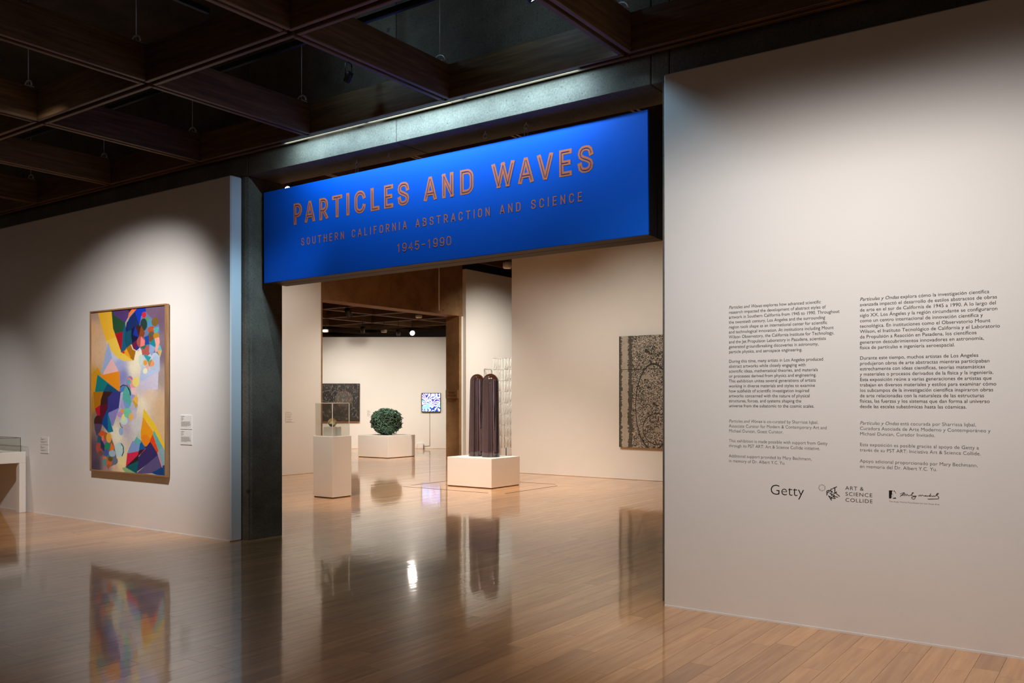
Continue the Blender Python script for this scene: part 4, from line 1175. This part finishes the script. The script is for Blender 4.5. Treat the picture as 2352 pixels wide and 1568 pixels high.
# clear lattice tower by the corridor wall
tw = tag(empty('lattice_tower', (-13.1, 17.7, 0)), 'tall pale openwork lattice tower of clear struts behind the domed columns', 'sculpture')
M['strut'] = plain('clear_strut', (.78, .79, .74), .3)
for k, bx in enumerate((0.0, .345)):
    c = MB(); w = .265; lv = np.linspace(.28, 2.50, 9)
    cs = [(bx, 0), (bx + w, 0), (bx + w, w), (bx, w)]
    for x, y in cs: c.tube([(x, y, lv[0]), (x, y, lv[-1])], .007, 5)
    for z in lv:
        for (x1, y1), (x2, y2) in zip(cs, cs[1:] + cs[:1]): c.tube([(x1, y1, z), (x2, y2, z)], .006, 5)
    for z1, z2 in zip(lv[:-1], lv[1:]):
        for (x1, y1), (x2, y2) in zip(cs, cs[1:] + cs[:1]):
            for q in (0, .33, .66):
                c.tube([(x1 + (x2 - x1) * q, y1 + (y2 - y1) * q, z1), (x1 + (x2 - x1) * min(1, q + .5), y1 + (y2 - y1) * min(1, q + .5), z2)], .0035, 4)
    c.build('lattice_column', M['strut'], tw)
for z in lv: 
    for y in (0, .265): MB().tube([(.265, y, z), (.345, y, z)], .006, 5).build('cross_tie', M['strut'], tw)
for x, y in ((.40, 0), (.0, .265), (.61, .265), (.0, .0)):
    MB().tube([(x, y, 0), (x, y, .29)], .011, 8).build('leg', M['black'], tw)

# large black and cream panels on the gallery wall
ax0, ax1 = -7.855, -5.7
AO = ((ax0 + ax1) / 2, 14.6, .60)
art = tag(empty('relief_painting', AO), 'large black and cream speckled abstract painting on the gallery wall', 'painting')
def speckle(h, w, zt, zb):
    r = np.random.default_rng(int(zt * 100))
    X, Z = np.meshgrid(np.linspace(ax0, ax1, w), np.linspace(zt, zb, h))
    fine = vnoise(h, w, int(h * .8), int(w * .8), r) * .5 + vnoise(h, w, h // 2, w // 2, r) * .5
    big = vnoise(h, w, 7, 9, r)
    val = np.clip((fine - .5) * 5 + .36 + (big - .5) * .35, 0, 1)
    bl = vnoise(h, w, 9, 11, r) * .7 + vnoise(h, w, 30, 36, r) * .3
    val = np.where(bl > .77, .62, val); val = np.where(bl < .20, .05, val)
    edge = (vnoise(h, w, 60, 30, r) - .5) * .05
    Xe = X + edge
    val = np.where(Xe < -7.58, .10 + .15 * (fine > .62), val)
    val = np.where((Xe > -7.80) & (Xe < -7.665), .78 - .25 * (fine > .66), val)
    ring = np.abs(np.hypot((X + 7.15) / .36, (Z - 1.35) / .78) - 1) < .022
    ring |= np.abs(np.hypot((X + 7.08), (Z - .95)) - .28) < .008
    val = np.where(ring, .04, val)
    return (np.array([.56, .51, .42]) * val[..., None] + np.array([.012, .010, .008]) * (1 - val[..., None]))
canvas_mesh('panel_face', ax0, ax1, 2.04, 2.655, 14.55, speckle(126, 440, 2.655, 2.04), M['canvas'], art, AO)
canvas_mesh('panel_face', ax0, ax1, .60, 2.033, 14.55, speckle(290, 440, 2.033, .60), M['canvas'], art, AO)
MB().box(ax0, ax1, 14.551, 14.597, 2.04, 2.655).build('panel', M['black'], art, origin=AO)
MB().box(ax0, ax1, 14.551, 14.597, .60, 2.033).build('panel', M['black'], art, origin=AO)

# works on the angled far wall (built square to that wall, then turned with it)
def on_far(name, u0, u1, z0, label, cat):
    t = empty(name, tuple(FN * 26.4 + FR * ((u0 + u1) / 2) + Vector((0, 0, z0))), YAW)
    return tag(t, label, cat)
def machine(h, w):
    r = np.random.default_rng(4)
    u, v = np.meshgrid(np.linspace(0, 1, w), np.linspace(0, 1, h))
    st_ = vnoise(h, w, 12, w // 2, r)
    st_ = vnoise(h, w, 26, w // 2, r)
    val = .05 + .26 * np.clip((st_ - .6) * 5, 0, 1) * (vnoise(h, w, 14, 12, r) > .45)
    for cx_, cy_, rx, ry, f_ in ((.30, .34, .27, .15, .02), (.42, .07, .07, .06, .03), (.36, .18, .05, .05, .02), (.55, .19, .06, .05, .02), (.86, .42, .07, .12, .03), (.86, .78, .07, .11, .02), (.9, .08, .06, .09, .02), (.62, .42, .20, .20, .16)):
        k = ((u - cx_) / rx) ** 2 + ((v - cy_) / ry) ** 2
        val = np.where(k < 1, f_ + .22 * (st_ > .72), val)
        val = np.where((k > 1) & (k < 1.22), np.where(st_ > .45, .30, .08), val)
    c = np.stack([val * .95, val * .82, val * .70], -1)
    red = (vnoise(h, w, 14, 14, r) > .80)
    c[red] *= np.array([1.25, .75, .65])
    return c * .5
u0, u1 = -5.78, -4.556
mp_ = on_far('framed_painting', u0, u1, .815, 'dark square painting of machine like shapes on the far wall', 'painting')
W_ = u1 - u0
canvas_mesh('canvas', -W_ / 2 + .01, W_ / 2 - .004, .03, 1.13, -.05, machine(170, 180), M['canvas'], mp_, (0, 0, 0))
frame_rails(mp_, -W_ / 2, W_ / 2, 0, 1.135, -.052, -.002, .012, M['sub'], (0, 0, 0))
MB().cbox(-W_ / 2, W_ / 2, -.06, -.001, -.022, 0, .002).build('ledge_rail', M['tan_wood'], mp_)
MB().box(-W_ / 2 + .01, W_ / 2 - .01, -.045, -.001, .01, 1.125).build('stretcher', M['sub'], mp_)
def waves(h, w):
    r = np.random.default_rng(9)
    u, v = np.meshgrid(np.linspace(0, 1, w), np.linspace(0, 1, h))
    wp_ = vnoise(h, w, 4, 4, r) + .45 * vnoise(h, w, 9, 9, r); w2 = vnoise(h, w, 5, 3, r)
    ph = np.sin(u * 14 + v * 36 + wp_ * 17 + 9 * np.hypot(u - .4, v - .1))
    c = np.where((ph > -.12)[..., None], np.array([.88, .97, 1.0]), np.array([.01, .03, .22]))
    c = np.where(((ph > -.5) & (ph < -.12))[..., None], np.array([.10, .22, .75]), c)
    c = np.where(((w2 > .66) & (v < .6))[..., None], c * np.array([.75, .50, 1.0]), c)
    low = np.clip((v - .72) * 3, 0, 1)[..., None]
    c = c * (1 - low) + np.minimum(c, np.array([.16, .28, .85])) * low
    c = np.where((w2 < .22)[..., None], np.array([.18, .42, .90]), c)
    return c
u0, u1 = -2.699, -2.128
sc2 = on_far('light_screen', u0, u1, 1.096, 'glowing square screen of blue and white waves on the far wall', 'screen')
W_ = u1 - u0
canvas_mesh('screen_face', -W_ / 2 + .018, W_ / 2 - .018, .018, W_ - .018, -.062, waves(96, 96), M['screen'], sc2, (0, 0, 0))
MB().cbox(-W_ / 2, W_ / 2, -.058, -.001, 0, W_, .003).build('screen_box', M['black'], sc2)
for b_ in ((-W_ / 2, W_ / 2, 0, .017), (-W_ / 2, W_ / 2, W_ - .017, W_), (-W_ / 2, -W_ / 2 + .017, .0175, W_ - .0175), (W_ / 2 - .017, W_ / 2, .0175, W_ - .0175)):
    MB().box(b_[0], b_[1], -.068, -.0585, b_[2], b_[3]).build('screen_bezel', M['black'], sc2)
ob = on_far('outlet_box', -2.83, -2.65, 0, 'small white floor outlet box below the glowing screen', 'outlet box')
MB().cbox(-.09, .09, -.08, -.001, .0, .165, .006).build('box_body', M['white_plastic'], ob)
MB().cbox(-.06, .06, -.083, -.0805, .03, .13, .001).build('face_plate', M['card'], ob)
pc = on_far('power_cord', -2.46, -2.46, 0, 'thin grey cord running down the wall from the glowing screen', 'cord')
cc = MB()
cc.tube([(0, -.012, 1.09), (0, -.012, .085)], .006, 6); cc.tube([(0, -.012, .085), (-.172, -.03, .085)], .006, 6); cc.tube([(-.172, -.03, .12), (-.172, -.03, .0)], .009, 6)
cc.build('cord_run', plain('cord_grey', (.28, .25, .21), .6), pc)
M['faint_print'] = plain('faint_print', (.36, .32, .27), .7)
lb = on_far('wall_label', -4.35, -4.18, .94, 'small pale text label on the far wall beside the dark painting', 'label')
MB().cbox(-.085, .085, -.006, -.001, 0, .23, .001).build('card', M['card'], lb)
pr_ = MB()
for k in range(7): pr_.add([(-.07, -.0066, .20 - k * .027), (.0 + .06 * ((k * 7) % 3) / 3, -.0066, .20 - k * .027), (.0 + .06 * ((k * 7) % 3) / 3, -.0066, .208 - k * .027), (-.07, -.0066, .208 - k * .027)], [(0, 1, 2, 3)])
pr_.build('print', M['faint_print'], lb)

# label on the near gallery wall, name plate on the far column, conduit on the gallery beam
lb = tag(empty('wall_label', (-13.565, 11.62, 1.04)), 'small white text label on the gallery wall beyond the pier', 'label')
MB().cbox(0, .006, -.10, .10, .105, .205, .001).build('card', M['card'], lb)
MB().cbox(0, .006, -.10, .10, 0, .1, .001).build('card', M['card'], lb)
pr_ = MB()
for k in range(6): pr_.add([(.0066, -.085, .185 - k * .034), (.0066, .02 + .05 * ((k * 5) % 3) / 3, .185 - k * .034), (.0066, .02 + .05 * ((k * 5) % 3) / 3, .193 - k * .034), (.0066, -.085, .193 - k * .034)], [(0, 1, 2, 3)])
pr_.build('print', M['faint_print'], lb)
np_ = tag(empty('name_plate', (-13.815, 16.979, 1.505)), 'bronze name plate with two dark words on the far concrete column', 'name plate')
MB().cbox(-.205, .185, -.02, 0, 0, .205, .003).build('plate', M['brass_plate'], np_)
for s, z, wd in (('PINNEY', .118, .20), ('MULLER', .045, .27)):
    k = wd / (text_width(s) * .065)
    v, f = glyph_mesh(s, .065)
    MB().add([(-.01 - wd / 2 + a_ * k, -.0206, z + b_) for a_, b_ in v], f).build('plate_word', M['black_text'], np_)
tag(MB().tube([(-13.588, 16.19, 3.60), (-13.588, 16.19, 5.5)], .012, 8).build('conduit_pipe', M['card']), 'thin pale conduit pipe running up the gallery beam', 'pipe')
